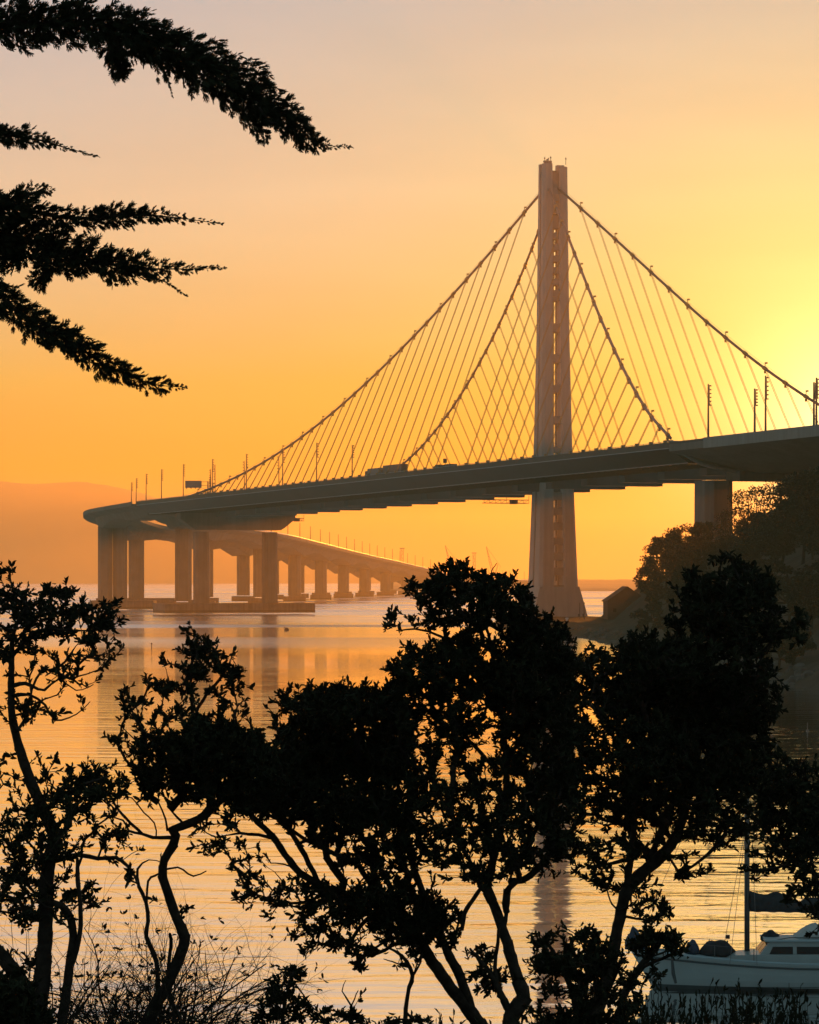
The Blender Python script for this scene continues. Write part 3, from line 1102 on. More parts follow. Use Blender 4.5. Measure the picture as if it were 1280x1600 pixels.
# ================================================================== WATER
def water_mat():
    m = bpy.data.materials.new('bay_water')
    m.use_nodes = True
    nt = m.node_tree
    nd, lk = nt.nodes, nt.links
    b = nd['Principled BSDF']
    b.inputs['Base Color'].default_value = (0.012, 0.018, 0.02, 1)
    b.inputs['Roughness'].default_value = 0.04
    b.inputs['IOR'].default_value = 1.45
    b.inputs['Specular IOR Level'].default_value = 0.62
    g = nd.new('ShaderNodeNewGeometry')

    def tex(sx, sy, detail, rough, rot=0.0):
        mp = nd.new('ShaderNodeMapping')
        mp.inputs['Scale'].default_value = (sx, sy, 1)
        mp.inputs['Rotation'].default_value = (0, 0, rot)
        lk.new(g.outputs['Position'], mp.inputs['Vector'])
        n = nd.new('ShaderNodeTexNoise')
        n.inputs['Scale'].default_value = 1
        n.inputs['Detail'].default_value = detail
        n.inputs['Roughness'].default_value = rough
        lk.new(mp.outputs['Vector'], n.inputs['Vector'])
        return n.outputs['Fac']

    def math_(op, a, b_):
        n = nd.new('ShaderNodeMath')
        n.operation = op
        for i, q in enumerate((a, b_)):
            if isinstance(q, (int, float)):
                n.inputs[i].default_value = q
            else:
                lk.new(q, n.inputs[i])
        return n.outputs[0]

    swell = tex(0.055, 0.26, 2.0, 0.5, 0.10)
    chop = tex(0.35, 0.9, 3.0, 0.5, -0.12)
    patch = tex(0.004, 0.011, 3.0, 0.55, 0.05)     # wind lanes: calmer and rougher strips
    rp = nd.new('ShaderNodeMapRange')
    rp.inputs['From Min'].default_value = 0.38
    rp.inputs['From Max'].default_value = 0.62
    rp.inputs['To Min'].default_value = 0.35
    rp.inputs['To Max'].default_value = 1.3
    lk.new(patch, rp.inputs['Value'])
    sp = nd.new('ShaderNodeSeparateXYZ')
    lk.new(g.outputs['Position'], sp.inputs[0])
    op = nd.new('ShaderNodeMapRange')              # the open bay is rougher than the sheltered cove
    op.inputs['From Min'].default_value = 250
    op.inputs['From Max'].default_value = 1300
    op.inputs['To Min'].default_value = 0.9
    op.inputs['To Max'].default_value = 3.2
    lk.new(sp.outputs['Y'], op.inputs['Value'])
    rough = math_('MULTIPLY', rp.outputs['Result'], op.outputs['Result'])
    h = math_('ADD', math_('MULTIPLY', swell, 0.34), math_('MULTIPLY', math_('MULTIPLY', chop, 0.11), rough))
    bp = nd.new('ShaderNodeBump')
    bp.inputs['Strength'].default_value = 1.0
    bp.inputs['Distance'].default_value = WAVE
    lk.new(h, bp.inputs['Height'])
    lk.new(bp.outputs['Normal'], b.inputs['Normal'])
    rg = nd.new('ShaderNodeMapRange')
    rg.interpolation_type = 'SMOOTHSTEP'
    rg.inputs['From Min'].default_value = 460
    rg.inputs['From Max'].default_value = 1300
    rg.inputs['To Min'].default_value = 0.035
    rg.inputs['To Max'].default_value = 0.29
    lk.new(sp.outputs['Y'], rg.inputs['Value'])
    lane = nd.new('ShaderNodeMapRange')
    lane.inputs['From Min'].default_value = 0.40
    lane.inputs['From Max'].default_value = 0.60
    lane.inputs['To Min'].default_value = 0.5
    lane.inputs['To Max'].default_value = 1.25
    lk.new(tex(0.0022, 0.0085, 3.0, 0.55, 0.04), lane.inputs['Value'])
    rgh = math_('MULTIPLY', rg.outputs['Result'], lane.outputs['Result'])
    lk.new(rgh, b.inputs['Roughness'])
    gl = nd.new('ShaderNodeBsdfGlossy')
    lk.new(rgh, gl.inputs['Roughness'])
    gl.inputs['Color'].default_value = (.98, .98, .98, 1)
    gl.inputs['Roughness'].default_value = 0.04
    lk.new(bp.outputs['Normal'], gl.inputs['Normal'])
    mx = nd.new('ShaderNodeMixShader')
    mx.inputs['Fac'].default_value = 0.85
    lk.new(b.outputs[0], mx.inputs[1])
    lk.new(gl.outputs[0], mx.inputs[2])
    lk.new(mx.outputs[0], nd['Material Output'].inputs['Surface'])
    return m


mb = MB()
mb.add([(-3000, -200, 0), (3000, -200, 0), (3000, 12000, 0), (-3000, 12000, 0)], [(0, 1, 2, 3)])
wo = mb.build('water', water_mat(), fix=False)
tag(wo, 'calm golden bay water with fine ripples', kind='structure')

# buoys and stakes afloat
b = P(448, 985.5, 1000)
b.z = 0
mb = MB()
mb.loft([[b + Vector((r * math.cos(a), r * math.sin(a), z)) for a in np.linspace(0, 2 * math.pi, 11)[:-1]] for z, r in ((-.4, .5), (0, .8), (.5, .75), (.9, .4), (1.0, .12))])
mb.tube([b + Vector((-.5, 0, .7)), b + Vector((-.75, 0, 1.3))], 0.14, 6)
tag(mb.build('mooring_buoy', 'buoy', origin=b), 'small dark mooring buoy on the golden water below the pier', 'buoy')
b = P(237, 1014, 755)
b.z = 0
mb = MB()
mb.tube([b - Vector((0, 0, 1)), b + Vector((0, 0, 1.3))], 0.11, 6)
mb.box(b + Vector((0, 0, 1.1)), (.4, .3, .35))
tag(mb.build('stake', 'buoy', origin=b), 'thin dark stake standing in the water above the second tree', 'stake')
b = P(1262, 1142, 350)
b.z = 0
mb = MB()
mb.tube([b - Vector((0, 0, .5)), b + Vector((0, 0, .95))], 0.06, 6)
mb.tube([b - Vector((0, 0, .3)), b + Vector((0, 0, .15))], 0.2, 8)
tag(mb.build('marker_pole', 'concrete', origin=b), 'small pale marker pole afloat in the island shade at right', 'marker')

# ================================================================== NEAR BANK
def bank_z(y):
    return float(np.interp(y, [-40, 0, 8, 16, 22, 30, 45, 62, 80, 95], [16.3, 15.85, 15.3, 14.45, 13.55, 12.1, 8.9, 4.8, 0.7, -2.0]))


mb = MB()
gx = [-60 + 2.0 * i for i in range(61)]
gy = [-40 + 1.5 * i for i in range(91)]
mb.loft([[(x, y, bank_z(y) - 0.0009 * x * x + 0.14 * noise.noise(Vector((x * .4, y * .4, 0))) - (0.1 if y > 12 else 0)) for x in gx] for y in gy], caps=False, closed=False)
tag(mb.build('grass_bank', 'bank', smooth=True), 'grassy bank falling to the water below the viewpoint', kind='structure')

# ================================================================== BROAD-LEAVED TREES
def make_plant(name, label, cat, d, stems, blobs, seed, group=None, dens=33.0, leaf=10.8, per=(7, 11), leafmat='leaf', thin=1.0, bare=()):
    r = np.random.default_rng(seed)
    sc = F / d
    w0 = np.array(P(stems[0][0][0], stems[0][0][1], d))
    gz = bank_z(d) - 0.15
    root = empty(name, (w0[0], d, gz), label, cat, group)
    NP, NL, NR_, NI = [], [], [], []          # node position, path length, fixed radius
    EA, EB, RA, RB = [], [], [], []
    for si, st in enumerate(stems):
        pts = [np.array(P(q[0], q[1], d)) for q in st]
        ws = [q[2] / sc / 2 for q in st]
        dd = [q[3] if len(q) > 3 else None for q in st]
        ph = r.uniform(0, 6)
        if si == 0:
            p0 = pts[0].copy()
            p0[2] = gz - 0.1
            if p0[2] < pts[0][2]:
                pts.insert(0, p0); ws.insert(0, ws[0] * 1.1); dd.insert(0, None)
        cum = 0
        start = 0.0
        if si > 0 and NP:
            k = np.argmin(np.linalg.norm((np.array(NP) - pts[0])[:, [0, 2]], axis=1))
            start = NP[k][1] - d
            cum = NL[k]
        for i, p in enumerate(pts):
            w = i / max(1, len(pts) - 1)
            p[1] = d + start * (1 - w) + (0.22 * math.sin(ph + 3.1 * w) if si else 0.12 * math.sin(ph + 4 * w)) * (w if si else 1)
        # smooth through the points
        n = len(pts)
        fine, fr = [], []
        for i in range(n - 1):
            a, b = pts[max(i - 1, 0)], pts[min(i + 2, n - 1)]
            m0, m1 = (pts[i + 1] - a) * .5, (b - pts[i]) * .5
            L = np.linalg.norm(pts[i + 1] - pts[i])
            k = max(1, int(L * sc / 11))
            for j in range(k):
                t = j / k
                q = (2 * t**3 - 3 * t**2 + 1) * pts[i] + (t**3 - 2 * t**2 + t) * m0 + (-2 * t**3 + 3 * t**2) * pts[i + 1] + (t**3 - t**2) * m1
                fine.append(q + r.normal(0, .35 / sc, 3)); fr.append((ws[i] * (1 - t) + ws[i + 1] * t) * r.uniform(.93, 1.08))
        fine.append(pts[-1]); fr.append(ws[-1])
        for i, q in enumerate(fine):
            if i:
                cum += np.linalg.norm(q - fine[i - 1])
                EA.append(fine[i - 1]); EB.append(q); RA.append(fr[i - 1]); RB.append(fr[i])
            NP.append(q); NL.append(cum)
    nfix = len(NP)
    # twig tips inside the crown regions
    tips = []
    for bl in blobs:
        cx, cy, rx, ry, de = bl
        rx, ry = rx * 1.12 + 3, ry * 1.12 + 3
        boff = r.normal(0, .012 * d) if d > 20 else r.normal(0, .15)
        n = int(max(1, round(de * dens * math.pi * rx * ry / 1000)))
        for _ in range(n):
            q = math.sqrt(r.uniform(0, 1))
            a = r.uniform(0, 2 * math.pi)
            q *= 1 + .22 * r.normal()
            x, y = cx + rx * q * math.cos(a), cy + ry * q * math.sin(a)
            q = min(q, 1)
            dep = min(rx, ry * 1.5, 45) / sc * math.sqrt(max(0.05, 1 - q * q)) * r.uniform(-1, 1)
            dep = dep * 2.6 + boff
            p = np.array(P(x, y, d + dep))
            nz = noise.noise(Vector((x * .048, y * .048, dep * sc * .008 + seed))) + .5 * noise.noise(Vector((x * .12, y * .12, dep * sc * .012 + seed)))
            if nz < 0.03 - 0.36 * (de - 0.9):
                continue
            tips.append(p)
    tips = np.array(tips)
    NPa = [np.array(NP)]
    cand = np.array(NP)
    candL = np.array(NL)
    D = np.linalg.norm(tips[:, None, :] - cand[None], axis=2) + 0.22 * candL[None]
    best = D.argmin(1)
    cost = D.min(1)
    allP, allL = list(NP), list(NL)
    par = [-1] * nfix
    alive = np.ones(len(tips), bool)
    tip_node, tip_dir = [], []
    for _ in range(len(tips)):
        i = int(np.where(alive, cost, 1e9).argmin())
        alive[i] = False
        a = allP[best[i]]
        b = tips[i]
        L = np.linalg.norm(b - a)
        k = max(1, int(L * sc / 15))
        prev = int(best[i])
        bow = r.normal(0, .10, 3) * L
        bow[2] -= 0.05 * L
        new = []
        for j in range(1, k + 1):
            t = j / k
            q = a + (b - a) * t + bow * 4 * t * (1 - t) * .5 + (r.normal(0, 1.3 / sc, 3) if j < k else 0)
            allP.append(q)
            allL.append(allL[prev] + L / k)
            par.append(prev)
            prev = len(allP) - 1
            new.append(prev)
        tip_node.append(prev)
        v = b - (allP[par[prev]] if par[prev] >= 0 else a)
        tip_dir.append(v)
        Q = np.array([allP[j] for j in new])
        dn = np.linalg.norm(tips[:, None, :] - Q[None], axis=2) + 0.22 * np.array([allL[j] for j in new])[None]
        jb = dn.argmin(1)
        m = dn.min(1)
        up = m < cost
        cost[up] = m[up]
        best[up] = np.array(new)[jb[up]]
    cnt = np.zeros(len(allP))
    for t in tip_node:
        cnt[t] += 1
    for j in range(len(allP) - 1, nfix - 1, -1):
        cnt[par[j]] += cnt[j]
    rt = 0.55 * thin / sc
    rad = rt * np.maximum(1, cnt) ** 0.40
    for j in range(nfix, len(allP)):
        p = par[j]
        EA.append(allP[p]); EB.append(allP[j])
        RA.append(rad[p] if p >= nfix else min(rad[j] * 1.15, 9 / sc)); RB.append(rad[j])
    V, Fc = segs(np.array(EA), np.array(EB), np.array(RA), np.array(RB), 6)
    np_mesh('trunk', V, Fc, 'bark', root)
    # leaves: a whorl at every tip and a few along the last twig
    tp = np.array([allP[t] for t in tip_node])
    td = unit(np.array(tip_dir) + np.array([0, 0, .25]) * np.linalg.norm(np.array(tip_dir), axis=1, keepdims=True) + r.normal(0, .01, (len(tp), 3)))
    bs, ds, ns, lf = [], [], [], []
    for p, t in zip(tp, td):
        n = r.integers(per[0], per[1] + 1)
        s0 = unit(np.cross(t, r.normal(size=3)))
        s1 = np.cross(t, s0)
        size = r.uniform(.78, 1.18)
        for k in range(n):
            a = k * 2.4 + r.normal(0, .25)
            tilt = r.uniform(.2, 1.05)
            dv = t * math.cos(tilt) + (s0 * math.cos(a) + s1 * math.sin(a)) * math.sin(tilt)
            dv[2] += 0.10
            bs.append(p - t * (r.uniform(0, 1) ** 1.6 * 20) / sc + r.normal(0, .8, 3) / sc)
            ds.append(dv)
            ns.append(t + r.normal(0, .35, 3))
            lf.append(size * r.uniform(.5, 1.3))
    n = len(bs)
    ln = leaf / sc * np.array(lf)
    V, Fc = leaves(np.array(bs), np.array(ds), np.array(ns), ln, ln * r.uniform(.30, .42, n))
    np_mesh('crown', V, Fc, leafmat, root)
    return root


GT = 'silhouetted trees on the near bank'
make_plant('tree', 'tall open tree at the left edge with a leaning forked trunk', 'tree', 23.0, [
    [(55, 1640, 36), (62, 1560, 31), (67, 1510, 27), (70, 1430, 24), (72, 1360, 24), (82, 1310, 24), (65, 1270, 20), (37, 1200, 17), (17, 1120, 13), (17, 1035, 10), (22, 985, 7), (48, 940, 4)],
    [(60, 1590, 28), (35, 1535, 25), (0, 1488, 24), (-40, 1450, 20), (-60, 1380, 12), (-40, 1300, 8), (-10, 1240, 5)],
    [(92, 1640, 20), (107, 1525, 15), (115, 1450, 13), (101, 1412, 11), (76, 1404, 9)],
    [(108, 1520, 10), (124, 1470, 9), (128, 1420, 8), (122, 1375, 7), (118, 1345, 5)],
    [(19, 1088, 8), (44, 1086, 5), (68, 1102, 4), (83, 1127, 3.4), (115, 1118, 2.2), (137, 1098, 1.4)],
    [(20, 1072, 8), (40, 1068, 6), (70, 1078, 4), (95, 1060, 3), (120, 1078, 2), (145, 1070, 1.5)],
    [(66, 1272, 9), (100, 1243, 7), (140, 1222, 5), (172, 1212, 3)],
    [(18, 1025, 7), (60, 985, 5), (110, 985, 4), (158, 985, 2)],
    [(75, 1350, 10), (120, 1338, 8), (150, 1345, 7), (178, 1342, 6), (205, 1362, 5), (216, 1378, 4)],
    [(70, 1440, 10), (40, 1420, 8), (10, 1425, 5)],
], [(55, 938, 46, 26, .8), (88, 920, 12, 9, .9), (4, 916, 18, 26, .9), (15, 968, 35, 46, .8), (104, 934, 11, 9, .8), (125, 975, 40, 30, .9), (160, 970, 24, 28, 1.0), (150, 1015, 30, 22, .8), (65, 985, 45, 30, .7), (60, 1030, 60, 30, .45), (115, 1040, 45, 22, .4),
    (110, 1080, 50, 28, .22), (25, 1108, 24, 26, .9), (58, 1112, 20, 18, .5), (12, 1215, 20, 35, .5), (65, 1205, 18, 22, .6), (145, 1232, 42, 30, 1.2), (110, 1262, 60, 26, 1.0), (40, 1300, 48, 45, .9),
    (100, 1318, 38, 30, .6), (25, 1390, 42, 45, .9), (100, 1392, 45, 26, .7), (185, 1318, 26, 20, .8), (60, 1420, 45, 30, .5), (140, 1395, 22, 14, .7), (45, 1500, 30, 16, .4), (205, 1372, 14, 12, .6)], 101, GT)
make_plant('tree', 'small twisted-trunk tree second from the left with a narrow pointed top', 'tree', 24.0, [
    [(222, 1640, 25), (240, 1575, 23), (257, 1548, 21), (276, 1505, 20), (287, 1468, 20), (276, 1440, 17), (266, 1410, 16), (254, 1372, 15), (256, 1345, 15), (270, 1322, 15), (275, 1306, 14), (271, 1295, 14), (300, 1284, 15), (330, 1262, 16), (325, 1220, 12), (312, 1160, 8), (300, 1080, 5), (304, 1005, 3)],
    [(274, 1308, 7), (240, 1308, 5.5), (222, 1303, 5), (200, 1299, 4), (190, 1285, 3), (160, 1276, 1.6)],
    [(222, 1302, 5), (198, 1276, 4.4), (175, 1254, 3.6)],
    [(245, 1307, 3), (242, 1285, 2.4), (226, 1268, 2.2), (210, 1245, 2), (188, 1240, 1.3)],
    [(262, 1297, 4), (261, 1278, 3), (250, 1252, 2.5)],
    [(285, 1283, 4), (268, 1262, 3), (258, 1248, 2.5)],
    [(245, 1562, 9), (243, 1505, 8), (228, 1465, 7), (232, 1440, 7), (229, 1410, 6), (218, 1385, 6), (215, 1358, 4), (232, 1345, 2), (250, 1350, 1.5)],
    [(230, 1415, 4), (233, 1376, 4), (250, 1362, 3)],
    [(256, 1360, 4), (277, 1356, 3), (300, 1372, 3), (320, 1364, 2)],
    [(258, 1545, 7), (266, 1480, 6), (269, 1455, 5)],
    [(330, 1262, 12), (370, 1230, 8), (400, 1190, 5)],
    [(320, 1230, 9), (260, 1180, 6), (215, 1130, 4), (195, 1090, 2.5)],
], [(302, 990, 10, 12, 1.0), (310, 1012, 26, 16, .8), (285, 1045, 34, 28, .7), (335, 1045, 36, 30, 1.1), (200, 1088, 16, 14, .9), (238, 1082, 20, 18, .8), (215, 1125, 34, 24, .55), (265, 1105, 40, 32, .65), (180, 1158, 14, 6, .8), (205, 1165, 26, 14, .5),
    (345, 1095, 40, 34, .6), (300, 1165, 55, 42, 1.7), (350, 1180, 55, 45, 1.9), (255, 1200, 42, 36, 1.5), (388, 1165, 22, 22, 1.3), (400, 1215, 40, 34, 1.7), (330, 1228, 55, 24, 1.5), (240, 1232, 26, 18, .8), (246, 1412, 6, 8, .5), (285, 1425, 9, 7, .8)], 102, GT)
make_plant('tree', 'rounded dense tree with a dark dome left of the tallest near tree', 'tree', 26.0, [
    [(765, 1645, 26), (740, 1590, 24), (705, 1545, 21), (670, 1495, 20), (640, 1445, 18), (580, 1410, 15), (515, 1388, 13), (490, 1375, 13), (460, 1352, 12), (427, 1305, 11), (405, 1285, 9), (385, 1262, 6), (370, 1240, 3)],
    [(742, 1598, 19), (720, 1530, 17), (700, 1490, 15), (680, 1440, 13), (650, 1370, 12), (630, 1300, 10), (600, 1220, 8), (570, 1150, 5), (545, 1100, 3)],
    [(500, 1380, 9), (470, 1325, 8), (440, 1282, 7), (428, 1262, 4)],
    [(425, 1307, 6), (405, 1303, 5), (388, 1300, 4)],
    [(490, 1374, 5), (455, 1352, 3), (425, 1345, 2)],
    [(630, 1300, 8), (560, 1250, 7), (500, 1190, 6), (480, 1130, 4)],
    [(600, 1410, 9), (560, 1450, 6), (540, 1490, 4)],
    [(520, 1390, 6), (470, 1410, 5), (420, 1400, 3), (390, 1390, 2)],
], [(495, 1105, 48, 26, 1.9), (560, 1105, 70, 28, 2.0), (605, 1150, 40, 50, 1.7), (480, 1150, 42, 38, 1.3), (530, 1185, 80, 42, 2.0), (442, 1195, 32, 32, 1.8), (400, 1240, 48, 26, 1.7), (460, 1248, 70, 34, 1.6), (540, 1265, 70, 45, 1.3), (615, 1245, 45, 50, 1.4),
    (600, 1325, 55, 45, 1.2), (525, 1320, 36, 26, .8), (340, 1298, 34, 24, .7), (328, 1330, 26, 16, .5), (380, 1328, 30, 18, .45), (390, 1358, 22, 18, .8), (425, 1390, 42, 20, .6), (382, 1402, 12, 14, .6), (480, 1402, 45, 28, .9), (462, 1442, 34, 18, .6),
    (540, 1420, 55, 32, 1.3), (600, 1405, 55, 38, 1.4), (500, 1468, 30, 18, .7), (560, 1475, 40, 24, 1.0), (575, 1506, 20, 10, .6), (640, 1430, 45, 34, 1.4), (690, 1445, 28, 24, 1.4), (655, 1475, 25, 16, 1.1), (712, 1465, 18, 16, .8)], 103, GT)
make_plant('tree', 'tallest near tree at centre with a broad crown in front of the tower foot', 'tree', 25.0, [
    [(795, 1645, 27), (799, 1585, 27), (818, 1560, 25), (806, 1520, 20), (790, 1465, 19), (770, 1410, 17), (762, 1388, 16), (770, 1350, 15), (785, 1290, 13), (793, 1220, 12), (785, 1120, 10), (775, 1050, 8), (760, 980, 5), (730, 920, 3)],
    [(764, 1398, 10), (750, 1386, 8), (742, 1360, 6), (720, 1320, 5), (705, 1270, 4)],
    [(722, 1455, 7), (726, 1428, 8), (738, 1405, 7), (748, 1388, 6)],
    [(787, 1452, 7), (792, 1425, 7), (797, 1395, 6), (800, 1370, 4)],
    [(797, 1582, 13), (782, 1550, 11), (768, 1520, 8), (748, 1500, 6), (736, 1488, 4)],
    [(776, 1540, 9), (773, 1510, 7), (777, 1468, 6), (780, 1440, 5)],
    [(785, 1215, 8), (735, 1160, 6), (690, 1128, 5), (678, 1105, 4), (650, 1070, 3)],
    [(790, 1190, 8), (830, 1130, 7), (850, 1060, 5), (860, 1010, 3)],
    [(775, 1050, 7), (720, 1010, 5), (660, 985, 4), (620, 985, 2)],
    [(786, 1280, 8), (840, 1250, 6), (870, 1210, 5), (880, 1160, 3)],
    [(766, 900, 2.0), (770, 890, 1.6), (777, 880, 1.2)],
], [(720, 888, 10, 10, .9), (775, 888, 20, 12, .5), (700, 905, 34, 18, 1.4), (668, 922, 32, 20, 1.1), (770, 928, 40, 26, 1.5), (735, 945, 55, 34, 1.3), (808, 955, 26, 30, 1.5), (632, 960, 20, 16, 1.0), (612, 982, 9, 8, .8), (648, 998, 26, 14, .6), (690, 982, 40, 26, .9),
    (645, 1050, 28, 24, 1.3), (685, 1045, 55, 34, 1.5), (760, 1040, 75, 42, 1.5), (850, 1005, 36, 34, 1.9), (876, 1035, 22, 28, 1.7), (825, 1065, 55, 42, 1.7), (618, 1088, 24, 22, .8), (645, 1112, 32, 26, .6), (720, 1108, 55, 32, 1.0), (765, 1130, 45, 32, .6), (840, 1125, 50, 42, 1.7),
    (690, 1158, 45, 32, 1.0), (645, 1180, 34, 32, .7), (720, 1200, 55, 42, .9), (790, 1200, 40, 42, .55), (850, 1195, 50, 42, 1.4), (868, 1255, 36, 42, 1.7), (700, 1260, 55, 42, 1.0), (760, 1270, 55, 42, .9), (820, 1290, 45, 38, 1.1), (876, 1310, 30, 26, 1.4), (720, 1328, 55, 36, 1.0),
    (780, 1338, 50, 34, .9), (838, 1345, 32, 18, .8), (740, 1370, 26, 12, .6), (888, 1190, 24, 50, .8), (760, 1530, 22, 18, 1.3), (742, 1478, 10, 10, .6), (756, 1490, 14, 9, .8), (735, 1488, 6, 5, .7)], 104, GT)
make_plant('tree', 'broad dark tree at right with a curved trunk and a raised crown before the hill', 'tree', 28.0, [
    [(915, 1645, 27), (932, 1575, 24), (950, 1520, 22), (960, 1470, 20), (975, 1400, 20), (995, 1370, 21), (1030, 1340, 20), (1060, 1300, 16), (1075, 1240, 14), (1090, 1150, 12), (1100, 1080, 10), (1115, 1000, 8), (1130, 920, 5)],
    [(976, 1402, 12), (985, 1330, 11), (990, 1270, 9), (980, 1200, 7), (960, 1120, 5), (930, 1060, 3)],
    [(1070, 1260, 9), (1100, 1270, 8), (1135, 1292, 8), (1113, 1326, 6), (1070, 1358, 4), (1050, 1372, 2)],
    [(1085, 1180, 9), (1130, 1130, 8), (1170, 1080, 6), (1190, 1020, 4)],
    [(1110, 1040, 6), (1170, 1010, 5), (1215, 1000, 3.5), (1240, 990, 2.5)],
    [(990, 1260, 8), (940, 1230, 6), (915, 1180, 4)],
    [(985, 1340, 8), (945, 1350, 5), (920, 1360, 3)],
    [(975, 1430, 4), (955, 1410, 3), (950, 1392, 2)],
], [(1135, 882, 18, 14, 1.4), (1095, 912, 28, 18, 1.2), (1160, 918, 40, 28, 1.6), (1110, 955, 45, 34, 1.6), (1178, 975, 38, 40, 1.6), (1076, 952, 12, 9, .9), (1196, 945, 18, 24, 1.2), (1090, 1005, 45, 28, 1.4), (1150, 1028, 55, 26, 1.1), (1215, 985, 20, 9, .9), (1246, 985, 12, 22, 1.4),
    (1190, 1045, 18, 12, .6), (915, 1032, 30, 16, 1.4), (900, 1090, 22, 40, 1.1), (905, 1180, 24, 50, 1.0), (1008, 1012, 30, 18, 1.5), (952, 1030, 16, 10, .5), (1050, 1035, 55, 34, 1.6), (1000, 1055, 50, 34, 1.6), (922, 1078, 38, 30, 1.3), (970, 1105, 45, 38, .9), (1040, 1105, 65, 52, 1.8), (1120, 1095, 65, 52, 1.8), (1178, 1095, 28, 32, 1.4),
    (1196, 1135, 12, 30, 1.1), (920, 1138, 36, 38, .9), (950, 1190, 45, 38, .9), (1020, 1190, 55, 52, 1.7), (1100, 1185, 65, 52, 1.8), (1165, 1185, 34, 42, 1.6), (930, 1240, 32, 36, .9), (980, 1258, 45, 34, 1.2), (1050, 1268, 55, 34, 1.1), (1110, 1268, 50, 34, 1.0), (1158, 1270, 34, 32, .9),
    (1010, 1315, 45, 24, .7), (950, 1325, 36, 26, .7), (1060, 1325, 45, 18, .6), (922, 1350, 28, 22, .9), (960, 1378, 24, 14, .7), (1012, 1400, 34, 28, .7), (1030, 1430, 26, 14, .5), (1082, 1358, 20, 9, .9), (1120, 1312, 20, 10, .7)], 105, GT)
make_plant('tree', 'leafy tree leaning in from the right frame edge above the sailboat', 'tree', 21.0, [
    [(1345, 1645, 30), (1335, 1500, 26), (1325, 1400, 22), (1300, 1310, 14), (1262, 1250, 9), (1222, 1205, 5)],
    [(1320, 1390, 10), (1280, 1370, 7), (1240, 1350, 5), (1190, 1358, 3)],
], [(1228, 1212, 34, 30, 1.4), (1265, 1260, 32, 42, 1.8), (1208, 1262, 28, 28, 1.5), (1230, 1315, 42, 30, 1.2), (1272, 1340, 22, 42, 1.2), (1250, 1385, 26, 18, .6), (1270, 1422, 12, 26, .7), (1192, 1362, 14, 8, .8), (1176, 1300, 14, 12, .6), (1268, 1450, 10, 14, .5), (1240, 1408, 16, 8, .6), (1160, 1345, 16, 10, .6)], 106, GT)
make_plant('shrub', 'dense leafy shrub at the foot of the curved trunk left of the sailboat', 'shrub', 22.0, [
    [(900, 1645, 16), (897, 1560, 11), (872, 1500, 7), (850, 1468, 4)], [(899, 1570, 9), (925, 1500, 7), (925, 1462, 4)], [(900, 1600, 10), (950, 1550, 6), (968, 1500, 3)]],
    [(850, 1462, 20, 12, 1.0), (905, 1460, 34, 13, 1.1), (848, 1500, 22, 18, 1.0), (900, 1500, 52, 28, 1.5), (944, 1466, 12, 10, .8), (962, 1500, 18, 18, .9), (880, 1538, 45, 24, .8), (940, 1558, 55, 28, .9), (850, 1590, 34, 14, 1.0), (910, 1595, 55, 16, 1.3), (982, 1550, 18, 18, .6), (990, 1590, 25, 16, .9)], 107)
make_plant('shrub', 'spiky leafed shrub in front of the sailboat bow', 'shrub', 23.0, [
    [(960, 1645, 14), (975, 1560, 13), (1005, 1512, 13), (1028, 1482, 10), (1040, 1462, 6)], [(1000, 1516, 7), (1045, 1495, 5), (1052, 1480, 3)]],
    [(1005, 1470, 16, 16, .9), (1035, 1465, 26, 16, 1.4), (1020, 1520, 18, 16, .6), (1050, 1478, 18, 10, 1.2), (1010, 1485, 12, 10, .5), (1000, 1540, 14, 14, .4)], 108)
make_plant('shrub', 'small leafy shrub at the bottom edge beneath the dark dome tree', 'shrub', 24.0, [
    [(446, 1645, 9), (443, 1580, 6), (458, 1522, 4)], [(444, 1570, 4), (420, 1545, 3.6), (390, 1552, 3.2), (355, 1567, 2.6), (335, 1578, 1.6)], [(462, 1540, 3), (480, 1565, 2.5), (492, 1585, 2)]],
    [(457, 1524, 16, 9, 1.0), (440, 1552, 24, 20, 1.2), (430, 1590, 26, 16, 1.2), (470, 1580, 12, 16, .9)], 109)
make_plant('shrub', 'low thin shrub row along the bottom edge left of the forked trunk', 'shrub', 24.5, [
    [(560, 1645, 8), (545, 1598, 5), (520, 1585, 3)], [(550, 1610, 4), (548, 1570, 3), (535, 1548, 2), (540, 1535, 1.2)], [(548, 1575, 3), (560, 1545, 1.6)], [(560, 1640, 6), (610, 1600, 4), (655, 1594, 2)]],
    [(518, 1590, 22, 12, 1.1), (550, 1588, 18, 10, .8), (600, 1600, 40, 8, .8), (652, 1596, 26, 8, 1.0), (562, 1560, 8, 8, .3)], 110)
make_plant('sapling', 'slender sapling with one thin bare stem and a sparse head under the dome tree', 'sapling', 25.5, [
    [(632, 1645, 9), (636, 1562, 7.5), (645, 1525, 7), (628, 1492, 5), (606, 1478, 4), (590, 1464, 2.5)], [(645, 1527, 4), (657, 1502, 3), (660, 1488, 2)], [(640, 1512, 3), (612, 1505, 2), (600, 1497, 1.4)]],
    [(640, 1510, 16, 9, .6), (655, 1492, 10, 8, .6), (608, 1480, 14, 8, .5)], 111)
make_plant('shrub', 'dark near shrub filling the bottom left corner', 'shrub', 18.0, [
    [(10, 1645, 14), (15, 1580, 8), (25, 1545, 4)], [(12, 1600, 7), (45, 1580, 4)]],
    [(12, 1562, 34, 34, 1.4), (30, 1598, 40, 22, 1.5)], 112, leaf=15)


